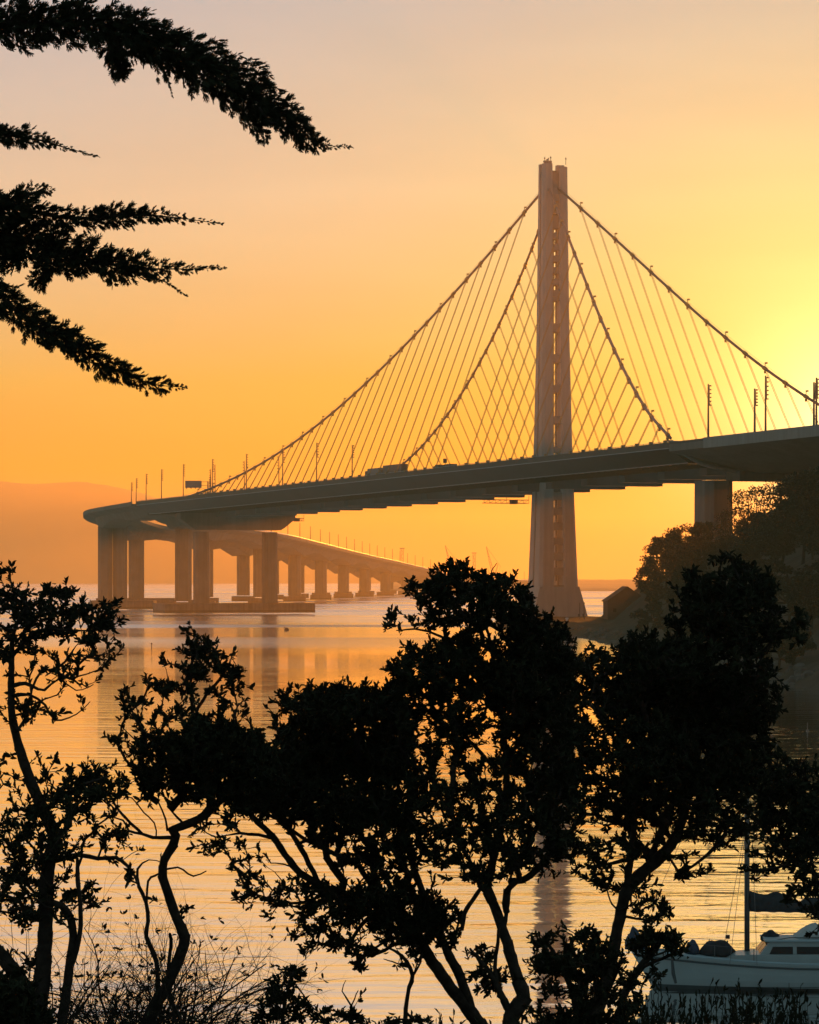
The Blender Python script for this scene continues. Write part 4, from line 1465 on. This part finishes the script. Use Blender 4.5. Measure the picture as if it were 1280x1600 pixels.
# bare twiggy shrubs
def bare_shrub(label, d, foot, n, spread, hgt, seed, lf=0.0):
    r = np.random.default_rng(seed)
    sc = F / d
    w0 = P(foot, 1640, d)
    gz = bank_z(d) - .1
    root = empty('bare_shrub', (w0.x, d, gz), label, 'shrub')
    A, B, ra, rb = [], [], [], []
    bs, ds = [], []

    def grow(p, v, L, rad, lev):
        k = max(4, int(L * sc / 14))
        bend = r.normal(0, .05)
        for i in range(k):
            v = unit(v + r.normal(0, .11 + .03 * lev, 3) + np.array([bend, 0, -.03 * (lev > 0)]))
            q = p + v * L / k
            r0, r1 = rad * (1 - i / k * .75), rad * (1 - (i + 1) / k * .75)
            A.append(p); B.append(q); ra.append(r0); rb.append(r1)
            if lev < 3 and i > 0 and r.uniform() < (.66, .55, .28)[lev]:
                s = unit(v + r.normal(0, 1.0, 3))
                grow(q, s, L * r.uniform(.22, .5), r1 * .62, lev + 1)
            if r.uniform() < lf and i > k * .4:
                for _ in range(3):
                    bs.append(q); ds.append(v + r.normal(0, .7, 3))
            p = q
    for _ in range(n):
        x = foot + r.normal(0, spread)
        p = np.array(P(x, 1640, d))
        p[1] += r.normal(0, .35)
        p[2] = gz
        lean = r.normal(0, .26)
        grow(p, unit(np.array([lean, r.normal(0, .15), 1.0])), (hgt / sc + p[2] * 0 + (w0.z - gz)) * r.uniform(.55, 1.1), r.uniform(2.0, 3.6) / sc, 0)
    V, Fc = segs(np.array(A), np.array(B), np.array(ra), np.array(rb), 4)
    np_mesh('twigs', V, Fc, 'twig', root)
    if bs:
        n_ = len(bs)
        ln = r.uniform(6, 13, n_) / sc
        V, Fc = leaves(np.array(bs), np.array(ds), r.normal(size=(n_, 3)), ln, ln * .36)
        np_mesh('foliage', V, Fc, 'leaf', root)


bare_shrub('tangle of thin bare stems right of the left edge tree trunks', 23.5, 150, 56, 50, 200, 201, .035)
bare_shrub('tangle of thin bare stems around the twisted trunk', 24.6, 250, 54, 46, 190, 202, .02)
bare_shrub('low sparse bare stems right of the twisted trunk foot', 23.0, 320, 22, 32, 110, 203, 0)
bare_shrub('thin bare stems between the left edge trunks', 22.4, 50, 26, 38, 170, 204, .03)

# weeds in front of the boat
r = np.random.default_rng(31)
A, B, ra, rb, bs, ds = [], [], [], [], [], []
for i in range(330):
    d = r.uniform(17.5, 21)
    px = r.uniform(1000, 1300) if i < 270 else r.uniform(640, 1010)
    sc = F / d
    p = np.array(P(px, 1600, d)); p[2] = bank_z(d) - .05
    H = (CZ - (r.normal(1572 if i < 270 else 1596, 20 if i < 270 else 8) - Y0) * d / F) - p[2]
    v = unit(np.array([r.normal(0, .08), r.normal(0, .06), 1]))
    k = 8
    for j in range(k):
        v = unit(v + r.normal(0, .05, 3))
        q = p + v * H / k
        A.append(p); B.append(q); ra.append(1.1 / sc * (1 - .08 * j)); rb.append(1.1 / sc * (1 - .08 * (j + 1)))
        if j > 3:
            for _ in range(3):
                bs.append(p + (q - p) * r.uniform()); ds.append(v + r.normal(0, .35, 3))
        p = q
n_ = len(bs)
ln = r.uniform(.025, .06, n_)
w = merge([segs(np.array(A), np.array(B), np.array(ra), np.array(rb), 4), leaves(np.array(bs), np.array(ds), r.normal(size=(n_, 3)), ln, ln * .28)])
o = np_mesh('weeds', w[0], w[1], 'weed')
tag(o, 'dark weed stalks along the bottom edge before the boat', 'weeds', kind='stuff')
# rough grass tufts over the near bank
r = np.random.default_rng(32)
n_ = 26000
yy = r.uniform(2, 60, n_)
xx = r.uniform(-1, 1, n_) * (3 + yy * .2)
zz = np.array([bank_z(y) for y in yy]) - .12
ln = r.uniform(.08, .22, n_)
V, Fc = leaves(np.stack([xx, yy, zz], 1), np.stack([r.normal(0, .35, n_), r.normal(0, .35, n_), np.ones(n_)], 1), r.normal(size=(n_, 3)), ln, ln * .07)
tag(np_mesh('grass', V, Fc, 'weed'), 'rough grass on the near bank', kind='stuff')

# ================================================================== CYPRESS AT UPPER LEFT
DC = 21.0
SC = F / DC
cyp = empty('cypress_tree', (P(-430, 0, DC).x, DC, bank_z(DC) - .1), 'dark cypress reaching feathery boughs in from the upper left', 'tree')
mb = MB()
ax = P(-430, 0, DC).x
mb.tube([(ax - .25, DC, bank_z(DC) - .3), (ax - .1, DC, 15), (ax, DC + .1, 17), (ax + .1, DC, 19.2), (ax + .05, DC, 21.5), (ax + .3, DC, 23)], [.36, .31, .27, .22, .16, .06], 10)
mb.build('trunk', 'bark', cyp, smooth=True)
Z = 2.2857                                    # reading scale of the traced boughs
boughs = [
    ([(-980, 330), (-600, 160), (-60, 78), (150, 92), (330, 100), (480, 135), (620, 190), (760, 255), (880, 325), (960, 375), (1040, 415), (1090, 470), (1130, 508), (1180, 522), (1262, 536)],
     [30, 60, 88, 92, 92, 105, 108, 105, 98, 82, 60, 46, 26, 9, 2], 1),
    ([(-980, 640), (-500, 520), (-20, 492), (60, 500), (160, 510), (240, 528), (345, 549)], [20, 40, 34, 34, 20, 8, 2], 2),
    ([(-980, 900), (-500, 800), (-40, 745), (40, 730), (110, 745), (220, 765), (320, 770), (430, 768), (560, 776), (680, 794), (800, 813)], [40, 60, 75, 55, 45, 38, 38, 38, 22, 10, 2], 3),
    ([(-980, 980), (-500, 860), (-40, 815), (80, 850), (180, 885), (300, 925), (420, 955), (560, 972), (680, 970), (808, 960)], [40, 60, 90, 92, 85, 72, 55, 32, 14, 2], 4),
    ([(-980, 1000), (-500, 950), (-80, 985), (0, 1050), (60, 1110), (150, 1175), (260, 1225), (350, 1290), (440, 1330), (520, 1362), (600, 1374), (658, 1378)], [30, 40, 45, 55, 55, 52, 50, 46, 32, 30, 18, 3], 5),
    ([(60, 740), (110, 710), (165, 690), (195, 688)], [40, 28, 22, 6], 6),
    ([(420, 960), (520, 985), (590, 1002), (625, 1025), (657, 1045)], [20, 14, 5, 4, 2], 7),
    ([(880, 400), (930, 455), (945, 495)], [35, 26, 10], 8),
    ([(380, 150), (430, 230), (450, 275)], [60, 44, 14], 9),
    ([(930, 400), (970, 455), (1030, 447)], [18, 10, 4], 10),
    ([(560, 200), (590, 260), (600, 295), (610, 333)], [14, 4, 3, 1.5], 11),
    ([(60, 870), (20, 900), (-30, 930)], [60, 50, 40], 12),
    ([(180, 930), (150, 1000), (120, 1015)], [50, 36, 10], 13),
    ([(400, 980), (410, 1020)], [26, 16], 14),
]
for pts, hw, seed in boughs:
    r = np.random.default_rng(400 + seed)
    P3 = []
    for i, (x, y) in enumerate(pts):
        p = np.array(P(x / Z, y / Z, DC))
        p[1] += .22 * math.sin(seed * 1.7 + i * .6)
        P3.append(p)
    hw = np.array(hw) / Z / SC
    if pts[0][0] < -900:
        P3[0][0] = ax
    cum = np.concatenate([[0], np.cumsum([np.linalg.norm(P3[i + 1] - P3[i]) for i in range(len(P3) - 1)])])
    tot = cum[-1]
    P3 = np.array(P3)

    def at(s):
        return np.array([np.interp(s, cum, P3[:, k]) for k in range(3)])
    n = int(tot * 60)
    A = [at(tot * i / n) for i in range(n)]
    B = [at(tot * (i + 1) / n) for i in range(n)]
    thick = .030 if pts[0][0] < -900 else .010
    rr = [max(.0022, thick * (1 - i / n) ** .8) for i in range(n + 1)]
    bA, bB, bra, brb = list(A), list(B), rr[:-1], rr[1:]
    bs, ds, ls, ns = [], [], [], []
    area = np.trapz(np.maximum(hw, .012), cum)
    ns_spray = int(area * 7600 + tot * 80)
    wts = np.interp(np.linspace(0, tot, 400), cum, np.maximum(hw, .014))
    cdf = np.cumsum(wts); cdf /= cdf[-1]
    for _ in range(ns_spray):
        s = np.interp(r.uniform(), cdf, np.linspace(0, tot, 400))
        h = np.interp(s, cum, hw)
        c = at(s)
        if pts[0][0] < -900 and c[0] < P(-160, 0, DC).x and r.uniform() < .75:
            continue
        t = unit(at(min(tot, s + .03)) - at(max(0, s - .03)))
        ang = r.uniform(0, 2 * np.pi)
        up = np.array([0, 0, 1.]); sd = unit(np.cross(t, up)); upn = np.cross(sd, t)
        rad = upn * math.cos(ang) + sd * math.sin(ang) * .8
        q = math.sqrt(r.uniform(0, 1))
        nz = noise.noise(Vector((s * 8, math.cos(ang) * 1.2, seed + math.sin(ang)))) * .60 + noise.noise(Vector((s * 24, math.cos(ang) * 1.6, seed + 9))) * .45
        if h > .04 and noise.noise(Vector((s * 13, q * 2.2 * math.sin(ang), seed + 40))) > .30:
            continue
        reach = h * (0.98 + nz)
        base = c + rad * reach * q * .80
        sl = min(r.uniform(.035, .095), .018 + reach * .75)           # length of the spray
        sl = max(sl, .016)
        dv = unit(t * r.uniform(.5, 1.1) + rad * r.uniform(.35, .9) * (1 if h > .02 else .45) + r.normal(0, .18, 3))
        if q > .3 and h > .05:
            bA.append(c + rad * reach * q * .1); bB.append(base); bra.append(.0030); brb.append(.0016)
        pn = unit(np.cross(dv, r.normal(size=3)))
        sp = np.cross(dv, pn)
        bs.append(base); ds.append(dv); ls.append(sl); ns.append(pn)
        m = 5 if sl > .04 else 3
        for k in range(m):
            f = .15 + .7 * k / m
            for sg_ in (-1, 1):
                bs.append(base + dv * sl * f)
                ds.append(dv * .8 + sp * sg_ * .62 + r.normal(0, .12, 3))
                ls.append(sl * (.50 - .30 * f) * r.uniform(.8, 1.25))
                ns.append(pn)
    ls = np.array(ls)
    V1, F1 = segs(np.array(bA), np.array(bB), np.array(bra), np.array(brb), 5)
    limb = np_mesh('limb', V1, F1, 'twig', cyp)
    wdt = np.clip(ls * .27, .0045, .0100)
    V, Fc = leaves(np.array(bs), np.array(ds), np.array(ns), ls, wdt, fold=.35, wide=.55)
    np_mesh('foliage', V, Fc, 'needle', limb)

# ================================================================== SAILBOAT
BD = 131.5
bsc = BD / F


def bp(px, py, dy=0.0):
    return Vector(((px - 640) * bsc, BD + dy, CZ - (py - Y0) * bsc))


bow_x = bp(985, 0).x
boat = empty('sailboat', (bp(1200, 0).x, BD, 0), 'moored white sailboat with a bare mast and dark furled sail at lower right', 'sailboat')
LB = 11.6
BH = 1.65


def half_beam(t): return BH * (math.sin(min(1, t / .62) * math.pi / 2) ** .8 if t < .62 else 1 - .22 * ((t - .62) / .38) ** 2)


def sheer(t): return 1.60 - 0.55 * math.sin(min(1, t * 1.05) * math.pi * .62) * .9 + .10 * max(0, t - .7)


st = [0.0, .012, .03, .06, .1, .16, .24, .34, .46, .58, .7, .82, .92, 1.0]
SECT = [(1.0, 1.0), (.985, .86), (.95, .6), (.88, .34), (.78, .12), (.6, -.08), (.25, -.28), (0, -.34)]
NW = 3


def hull_ring(t, inset=0.0):
    b, s = half_beam(t), sheer(t)
    pts = []
    half = []
    for k, (w, z) in enumerate(SECT):
        zz = z * s if z > 0 else z
        rake = max(0, (1 - max(z, -.2))) * .95 * (1 - t) ** 2.2          # raked stem
        half.append((bow_x + t * LB + rake, (b - inset) * w if b > inset else 0.0, zz))
    for x, w, z in half:
        pts.append(Vector((x, BD - w, z)))
    for x, w, z in reversed(half[:-1]):
        pts.append(Vector((x, BD + w, z)))
    return pts


mb = MB()
mb.loft([hull_ring(t) for t in st])
hull = mb.build('hull', 'gel', boat, smooth=False)
mb = MB()                                    # dark boot stripe at the waterline and dark band under the rail
for side in (-1, 1):
    lo, hi = [], []
    for t in st[1:]:
        b, s = half_beam(t), sheer(t)
        for arr, z in ((lo, -.10), (hi, .17)):
            w = np.interp(z, [-.08, .12 * s, .34 * s], [.6, .78, .88])
            arr.append(Vector((bow_x + t * LB + (1 - z / s) * .95 * (1 - t) ** 2.2, BD + side * (b * w + .012), z)))
    mb.loft([[lo[i], hi[i]] for i in range(len(lo))], caps=False, closed=False)
mb.build('boot_stripe', 'boot', hull, fix=False)
mb = MB()
for side in (-1, 1):
    pts = [Vector((bow_x + t * LB + .13 * .95 * (1 - t) ** 2.2, BD + side * (half_beam(t) * .988 + .03), sheer(t) * .87)) for t in st[1:]]
    mb.tube(pts, .045, 6)
mb.build('rub_rail', 'boot', hull)
mb = MB()
for side in (-1, 1):
    pts = [Vector((bow_x + t * LB, BD + side * (half_beam(t) - .03), sheer(t) + .05)) for t in st]
    mb.tube(pts, .06, 6)
mb.build('toe_rail', 'boatdeck', hull)
mb = MB()
mb.loft([[Vector((bow_x + t * LB + .05, BD - half_beam(t) * .97, sheer(t) + .004)), Vector((bow_x + t * LB + .05, BD, sheer(t) + .06)), Vector((bow_x + t * LB + .05, BD + half_beam(t) * .97, sheer(t) + .004))] for t in st], caps=False, closed=False)
mb.build('deck', 'boatdeck', hull, fix=False)
# low trunk cabin and pilot house
mb = MB()
xa, xb = bp(1128, 0).x, bp(1420, 0).x
mb.loft([[Vector((x, BD + w, z)) for w, z in ((-hw_, 1.1), (-hw_ + .08, 1.1 + h_), (0, 1.16 + h_), (hw_ - .08, 1.1 + h_), (hw_, 1.1))] for x, hw_, h_ in ((xa, .5, .16), (xa + .5, .85, .36), (xa + 1.4, 1.12, .42), (xb, 1.12, .42))])
mb.build('cabin_trunk', 'gel', boat)
x0, x1 = bp(1176, 0).x, bp(1440, 0).x
zr, zw = CZ - (1468 - Y0) * bsc, CZ - (1496 - Y0) * bsc
mb = MB()
mb.loft([[Vector((x0 + .02, BD + s * 1.0, zw)), Vector((x0 + .62, BD + s * .86, zr)), Vector((x1 - .3, BD + s * .86, zr + .02)), Vector((x1, BD + s * 1.0, zw))] for s in (-1, 1)])
ph_ = mb.build('pilothouse', 'gel', boat)
mb = MB()
mb.loft([[Vector((x, BD + w, z)) for w, z in ((-.98, zr + .022), (-.95, zr + .09), (0, zr + .15), (.95, zr + .09), (.98, zr + .022))] for x in (x0 + .42, x1 - .1)])
mb.build('roof', 'boatdeck', ph_)


def side_window(pa, pb, ya, yb, slant=0.0):
    mb = MB()
    za, zb2 = CZ - (ya - Y0) * bsc, CZ - (yb - Y0) * bsc
    xa_, xb_ = bp(pa, 0).x, bp(pb, 0).x
    for s in (-1,):
        def w(z): return 1.0 - .14 * (z - zw) / (zr - zw)
        q = [(xa_, zb2), (xa_ + slant, za), (xb_, za), (xb_, zb2)]
        mb.loft([[Vector((x, BD + s * (w(z) + e), z)) for x, z in q] for e in (-.02, .012)])
    return mb.build('side_window', 'glass', ph_)


side_window(1195, 1235, 1475.5, 1493.5, .25)
side_window(1241, 1281, 1475.5, 1494)
side_window(1287, 1330, 1475.5, 1494)
mb = MB()
dx, dz = .60, zr - zw
for s0, s1 in ((-.78, -.05), (.05, .78)):
    a0, a1 = Vector((x0 + .02 + dx * .2, BD, zw + dz * .2)), Vector((x0 + .02 + dx * .88, BD, zw + dz * .88))
    nrm = Vector((-dz, 0, dx)).normalized()
    mb.loft([[a + Vector((0, s, 0)) + nrm * e for a, s in ((a0, s0), (a0, s1), (a1, s1 * .95), (a1, s0 * .95))] for e in (-.02, .014)])
mb.build('windshield', 'glass', ph_)
# mast, boom with furled sail, stays
mx = bp(1167.5, 0).x
mtop = CZ - (1075 - Y0) * bsc
mb = MB()
mb.tube([(mx, BD, 1.4), (mx, BD, 6), (mx, BD, mtop - .3), (mx, BD, mtop)], [.115, .115, .095, .07], 10)
mast = mb.build('mast', 'spar', boat, smooth=True)
mb = MB()
mb.tube([(mx, BD - .95, 7.2), (mx, BD + .95, 7.2)], .03, 6)
mb.build('spreader', 'spar', mast)
zbm = CZ - (1421 - Y0) * bsc
mb = MB()
mb.tube([(mx + .1, BD, zbm - .03), (mx + 4.4, BD + .1, zbm - .12)], .065, 8)
boom = mb.build('boom', 'spar', boat)
mb = MB()
rings = []
for k in range(25):
    t = k / 24
    x = mx + .12 + 4.2 * t
    y_top = np.interp(t, [0, .06, .15, .28, .42, .5, .58, .75, 1], [1391, 1396, 1398, 1393, 1402, 1410, 1402, 1403, 1408])
    zt_, zb_ = CZ - (y_top - Y0) * bsc, zbm - .10 * t - .10
    hgt = zt_ - zb_
    wd = .17 + .05 * math.sin(t * 19)
    rings.append([Vector((x, BD + .1 * t + wd * math.cos(a) * (1 - .35 * max(0, math.sin(a))), (zt_ + zb_) / 2 + hgt / 2 * math.sin(a) + .02 * math.sin(t * 40 + a * 3))) for a in np.linspace(0, 2 * math.pi, 13)[:-1]])
mb.loft(rings)
mb.build('furled_sail', 'canvas', boom, smooth=True)
mb = MB()
m_ = Vector((mx, BD, mtop - .1))
for a in ((bow_x + .15, BD, 1.66), (bow_x + 11.2, BD, 1.2), (mx - .9, BD - 1.55, 1.15), (mx + .25, BD - 1.6, 1.12), (mx - .9, BD + 1.55, 1.15), (mx + .25, BD + 1.6, 1.12)):
    b2 = m_ if abs(a[1] - BD) < .5 else Vector((mx, BD, 7.2 + (mtop - 7.3) * (1 if a[0] > mx else 0)))
    mb.tube([a, b2], .011, 4, False)
mb.build('rigging', 'wire', boat, fix=False)
mb = MB()                                    # bow rail, stanchions and life line
rail = [Vector((bow_x + t * LB, BD - half_beam(t) * .96, sheer(t) + .62)) for t in (.16, .08, .02)] + [Vector((bow_x - .1, BD, sheer(0) + .66))] + [Vector((bow_x + t * LB, BD + half_beam(t) * .96, sheer(t) + .62)) for t in (.02, .08, .16)]
mb.tube(rail, .022, 6)
for t in (.02, .09, .16, .3, .44):
    for s in (-1, 1):
        b0 = Vector((bow_x + t * LB, BD + s * half_beam(t) * .96, sheer(t)))
        mb.tube([b0, b0 + Vector((0, 0, .62))], .018, 5)
for s in (-1, 1):
    mb.tube([Vector((bow_x + t * LB, BD + s * half_beam(t) * .96, sheer(t) + .6)) for t in (.16, .3, .44)], .008, 4)
mb.build('bow_rail', 'spar', boat, fix=False)


mb = MB()                                    # hand rails on the pilothouse, portlights, jib sheet and mooring line
for s in (-1, 1):
    mb.tube([Vector((x0 + .8 + .7 * k, BD + s * .82, zr + (.17 if k % 4 else .06))) for k in range(8)], .02, 5)
mb.build('hand_rail', 'spar', ph_, fix=False)
for k in range(3):
    xx = xa + .75 + .42 * k
    if xx < x0 - .1:
        mb = MB()
        mb.tube([(xx, BD - 1.13 + .16 * (2 - k), 1.27), (xx, BD - 1.06 + .16 * (2 - k), 1.27)], .085, 10)
        mb.build('portlight', 'glass', boat)
mb = MB()
mb.tube([(bow_x + .35, BD - .35, 1.55), (bow_x + .1, BD - .5, .8), (bow_x - .9, BD - .9, .15), (bow_x - 2.2, BD - 1.3, -.3)], .018, 5)
mb.build('mooring_line', 'canvas', boat)
mb = MB()
mb.tube([(mx + 3.9, BD, zbm - .12), (mx + 3.2, BD - .2, zbm - .7), (mx + 2.6, BD - .3, zr + .12)], .014, 4)
mb.tube([(mx, BD - .12, 5.2), (mx - .08, BD - .16, 3), (mx - .02, BD - .13, 1.6)], .016, 4)
mb.build('halyard', 'canvas', boat, fix=False)
mb = MB()
mb.box((xa + .15, BD - .1, 1.38), (.55, .5, .12))
mb.build('hatch', 'glass', boat)


def lump(name, px, py, w, h, dep, m, label, cat, seed, par=None, n=14, shape=None):
    c = bp(px, py)
    r = np.random.default_rng(seed)
    mb = MB()
    rings = []
    for i in range(n + 1):
        t = i / n
        env = max(.04, math.sin(math.pi * t)) ** .55 if shape is None else shape(t)
        x = c.x - w / 2 + w * t
        ring = []
        for a in np.linspace(0, 2 * math.pi, 15)[:-1]:
            k = 1 + .10 * math.sin(a * 3 + i * .9 + seed) + .05 * r.normal()
            zz = max(-.12, math.sin(a) * env * h * k)
            ring.append(Vector((x, BD + math.cos(a) * dep / 2 * env * k, c.z + zz)))
        rings.append(ring)
    mb.loft(rings)
    o = mb.build(name, m, par, None if par else (c.x, BD, c.z), smooth=True)
    if par is None:
        tag(o, label, cat)
    return o


lump('tarp_bundle', 1121, 1489, 1.55, .56, .95, 'canvas', 'dark lumpy tarpaulin bundle lying on the sailboat foredeck', 'tarpaulin', 1)
lump('fender_bag', 1082, 1487, .62, .50, .6, 'blue_canvas', 'round dark bag beside the tarpaulin on the foredeck', 'bag', 2)
lump('roof_bag', 1204, 1466.5, .85, .34, .6, 'canvas', 'dark stuffed bag on the front of the pilothouse roof', 'bag', 3)
lump('bow_bag', 994, 1479, .95, .85, .45, 'blue_canvas', 'dark peaked sail bag hung at the sailboat bow', 'sail bag', 4, shape=lambda t: float(np.interp(t, [0, .15, .35, .6, 1], [.25, .62, 1.0, .75, .45])))
# white curved dodger on the roof
c = bp(1240, 1465)
mb = MB()
rings = []
for t in np.linspace(0, 1, 9):
    x = c.x + 1.5 * t
    h = float(np.interp(t, [0, .3, .6, 1], [.04, .48, .66, .30]))
    rings.append([Vector((x, BD + .7 * math.cos(a), c.z + h * math.sin(a) * (1 - .06 * math.sin(a * 6)))) for a in np.linspace(0, math.pi, 11)])
mb.loft(rings, caps=True, closed=True)
o = mb.build('canvas_dodger', 'white_canvas', ph_, smooth=True)
mb = MB()                                    # vent cowl, lamp, fender line
a = bp(1136, 1488)
mb.tube([a, bp(1137, 1470)], .03, 6)
mb.box(bp(1137.5, 1464), (.16, .14, .16))
mb.build('deck_lamp', 'canvas', boat)
a = bp(1046, 1488, -1.25)
mb = MB()
mb.tube([a, bp(1048, 1515, -1.34), bp(1052, 1530, -1.32)], [.05, .085, .06], 8)
mb.build('fender', 'boot', boat)

# ================================================================== HAZE, SKY, SUN, CAMERA
hz = bpy.data.materials.new('haze_air')
hz.use_nodes = True
nt = hz.node_tree
nt.nodes.clear()
out = nt.nodes.new('ShaderNodeOutputMaterial')
pv = nt.nodes.new('ShaderNodeVolumePrincipled')
pv.inputs['Color'].default_value = (1.0, 0.83, 0.40, 1)
pv.inputs['Density'].default_value = HAZE_D
pv.inputs['Anisotropy'].default_value = HAZE_G
nt.links.new(pv.outputs['Volume'], out.inputs['Volume'])
mb = MB()
mb.box((0, 5850, 123.5), (6400, 12300, 253))
h = mb.build('haze', hz)
tag(h, 'even golden haze over the bay', kind='stuff')

SUN_PX, SUN_PY = 1335, 700
sd = Vector(((SUN_PX - 640) / F, 1, -(SUN_PY - Y0) / F)).normalized()
elev = math.asin(sd.z)
azim = math.atan2(sd.x, sd.y)                # clockwise from +Y
sun = bpy.data.lights.new('sun', 'SUN')
sun.energy = SUN_E
sun.angle = R(0.6)
sun.color = SUN_C
so = bpy.data.objects.new('sun', sun)
C.objects.link(so)
so.rotation_euler = (-sd).to_track_quat('-Z', 'Y').to_euler()

w = bpy.data.worlds.new('World')
bpy.context.scene.world = w
w.use_nodes = True
nt = w.node_tree
nd, lk = nt.nodes, nt.links
bg = nd['Background']
sky = nd.new('ShaderNodeTexSky')
sky.sky_type = 'NISHITA'
sky.sun_disc = False
sky.sun_elevation = elev
sky.sun_rotation = azim
sky.dust_density = 4.0
sky.air_density = 1.2
tc = nd.new('ShaderNodeTexCoord')
sep = nd.new('ShaderNodeSeparateXYZ')
lk.new(tc.outputs['Generated'], sep.inputs[0])


def M2(op, a, b_=0.0, c_=0.0):
    n = nd.new('ShaderNodeMath')
    n.operation = op
    for i, q in enumerate((a, b_, c_)):
        if isinstance(q, (int, float)):
            n.inputs[i].default_value = q
        else:
            lk.new(q, n.inputs[i])
    return n.outputs[0]


def srgb(c): return [((v / 255) / 12.92 if v / 255 <= .04045 else ((v / 255 + .055) / 1.055) ** 2.4) for v in c]


def ramp(stops, fac, scale=1.0):
    n = nd.new('ShaderNodeValToRGB')
    el = n.color_ramp.elements
    while len(el) < len(stops):
        el.new(0.5)
    for e, (p, c) in zip(el, stops):
        e.position = p
        e.color = list(c) + [1]
    lk.new(fac, n.inputs['Fac'])
    return n.outputs['Color']


def vmix(op, a, b_):
    n = nd.new('ShaderNodeMix')
    n.data_type = 'RGBA'
    n.blend_type = op
    n.clamp_result = False
    n.inputs['Factor'].default_value = 1.0
    for s, q in (('A', a), ('B', b_)):
        i = [k for k in n.inputs if k.name == s and k.type == 'RGBA'][0]
        if isinstance(q, (tuple, list)):
            i.default_value = list(q) + [1] if len(q) == 3 else q
        else:
            lk.new(q, i)
    return [k for k in n.outputs if k.type == 'RGBA'][0]


ele = M2('MULTIPLY', M2('ARCSINE', M2('MAXIMUM', sep.outputs['Z'], 0.0)), 180 / math.pi)      # degrees
e_f = M2('POWER', M2('DIVIDE', ele, 90.0), 0.5)                                              # sqrt keeps detail near the horizon


def ep(deg): return (deg / 90) ** .5


front = ramp([(ep(d), c) for d, c in SKY_FRONT], e_f)
back = ramp([(ep(d), c) for d, c in SKY_BACK], e_f)
dot = nd.new('ShaderNodeVectorMath')
dot.operation = 'DOT_PRODUCT'
nrm = nd.new('ShaderNodeVectorMath')
nrm.operation = 'NORMALIZE'
lk.new(tc.outputs['Generated'], nrm.inputs[0])
lk.new(nrm.outputs[0], dot.inputs[0])
dot.inputs[1].default_value = sd
ang = M2('MULTIPLY', M2('ARCCOSINE', M2('MINIMUM', dot.outputs['Value'], 1.0)), 180 / math.pi)
# how much of the warm front sky: full within 25 degrees of the sun, gone at 110
mr = nd.new('ShaderNodeMapRange')
mr.interpolation_type = 'SMOOTHSTEP'
mr.inputs['From Min'].default_value = 18
mr.inputs['From Max'].default_value = 95
mr.inputs['To Min'].default_value = 1
mr.inputs['To Max'].default_value = 0
lk.new(ang, mr.inputs['Value'])
mx_ = nd.new('ShaderNodeMix')
mx_.data_type = 'RGBA'
lk.new(mr.outputs['Result'], mx_.inputs['Factor'])
ia = [k for k in mx_.inputs if k.type == 'RGBA']
lk.new(back, ia[0])
lk.new(front, ia[1])
base = [k for k in mx_.outputs if k.type == 'RGBA'][0]
tint = nd.new('ShaderNodeMix')               # the sky near the sun is yellower
tint.data_type = 'RGBA'
lk.new(M2('EXPONENT', M2('MULTIPLY', ang, -1 / 7.0)), tint.inputs['Factor'])
ia = [k for k in tint.inputs if k.type == 'RGBA']
ia[0].default_value = (1, 1, 1, 1)
ia[1].default_value = (*TINT, 1)
base = vmix('MULTIPLY', base, [k for k in tint.outputs if k.type == 'RGBA'][0])
glow = None
for amp, tau, col in GLOW:
    g = M2('MULTIPLY', M2('EXPONENT', M2('MULTIPLY', ang, -1.0 / tau)), amp)
    cmb = nd.new('ShaderNodeCombineColor')
    for k, nm in enumerate(('Red', 'Green', 'Blue')):
        lk.new(M2('MULTIPLY', g, col[k]), cmb.inputs[nm])
    glow = cmb.outputs[0] if glow is None else vmix('ADD', glow, cmb.outputs[0])
tot_ = vmix('ADD', base, glow)
ns_ = vmix('MULTIPLY', sky.outputs['Color'], (NISH, NISH, NISH))
wn_ = nd.new('ShaderNodeTexNoise')           # faint uneven veils in the upper haze
wn_.inputs['Scale'].default_value = 1.0
wn_.inputs['Detail'].default_value = 4
wmp = nd.new('ShaderNodeMapping')
wmp.inputs['Scale'].default_value = (9, 9, 55)
lk.new(tc.outputs['Generated'], wmp.inputs['Vector'])
lk.new(wmp.outputs['Vector'], wn_.inputs['Vector'])
veil = M2('ADD', M2('MULTIPLY', wn_.outputs['Fac'], 0.16), 0.92)
vc = nd.new('ShaderNodeCombineColor')
for nm in ('Red', 'Green', 'Blue'):
    lk.new(veil, vc.inputs[nm])
lk.new(vmix('MULTIPLY', vmix('ADD', tot_, ns_), vc.outputs[0]), bg.inputs['Color'])
bg.inputs['Strength'].default_value = 1.0

cam = bpy.data.cameras.new('camera')
cam.sensor_fit = 'HORIZONTAL'
cam.sensor_width = 36
cam.lens = 36 * F / 1280
cam.shift_y = (Y0 - 800) / 1280
cam.clip_start = 0.5
cam.clip_end = 40000
co = bpy.data.objects.new('camera', cam)
C.objects.link(co)
co.location = (0, 0, CZ)
co.rotation_euler = (R(90), 0, 0)
sc_ = bpy.context.scene
sc_.camera = co
sc_.view_settings.view_transform = 'Standard'
sc_.view_settings.look = 'None'
sc_.view_settings.exposure = EXPO
sc_.view_settings.gamma = 1
cy = sc_.cycles
cy.use_denoising = True
try:
    cy.denoiser = 'OPENIMAGEDENOISE'
    cy.denoising_input_passes = 'RGB_ALBEDO_NORMAL'
except Exception:
    pass
cy.max_bounces = 6
cy.diffuse_bounces = 2
cy.glossy_bounces = 3
cy.transmission_bounces = 2
cy.volume_bounces = 1
cy.sample_clamp_indirect = 6
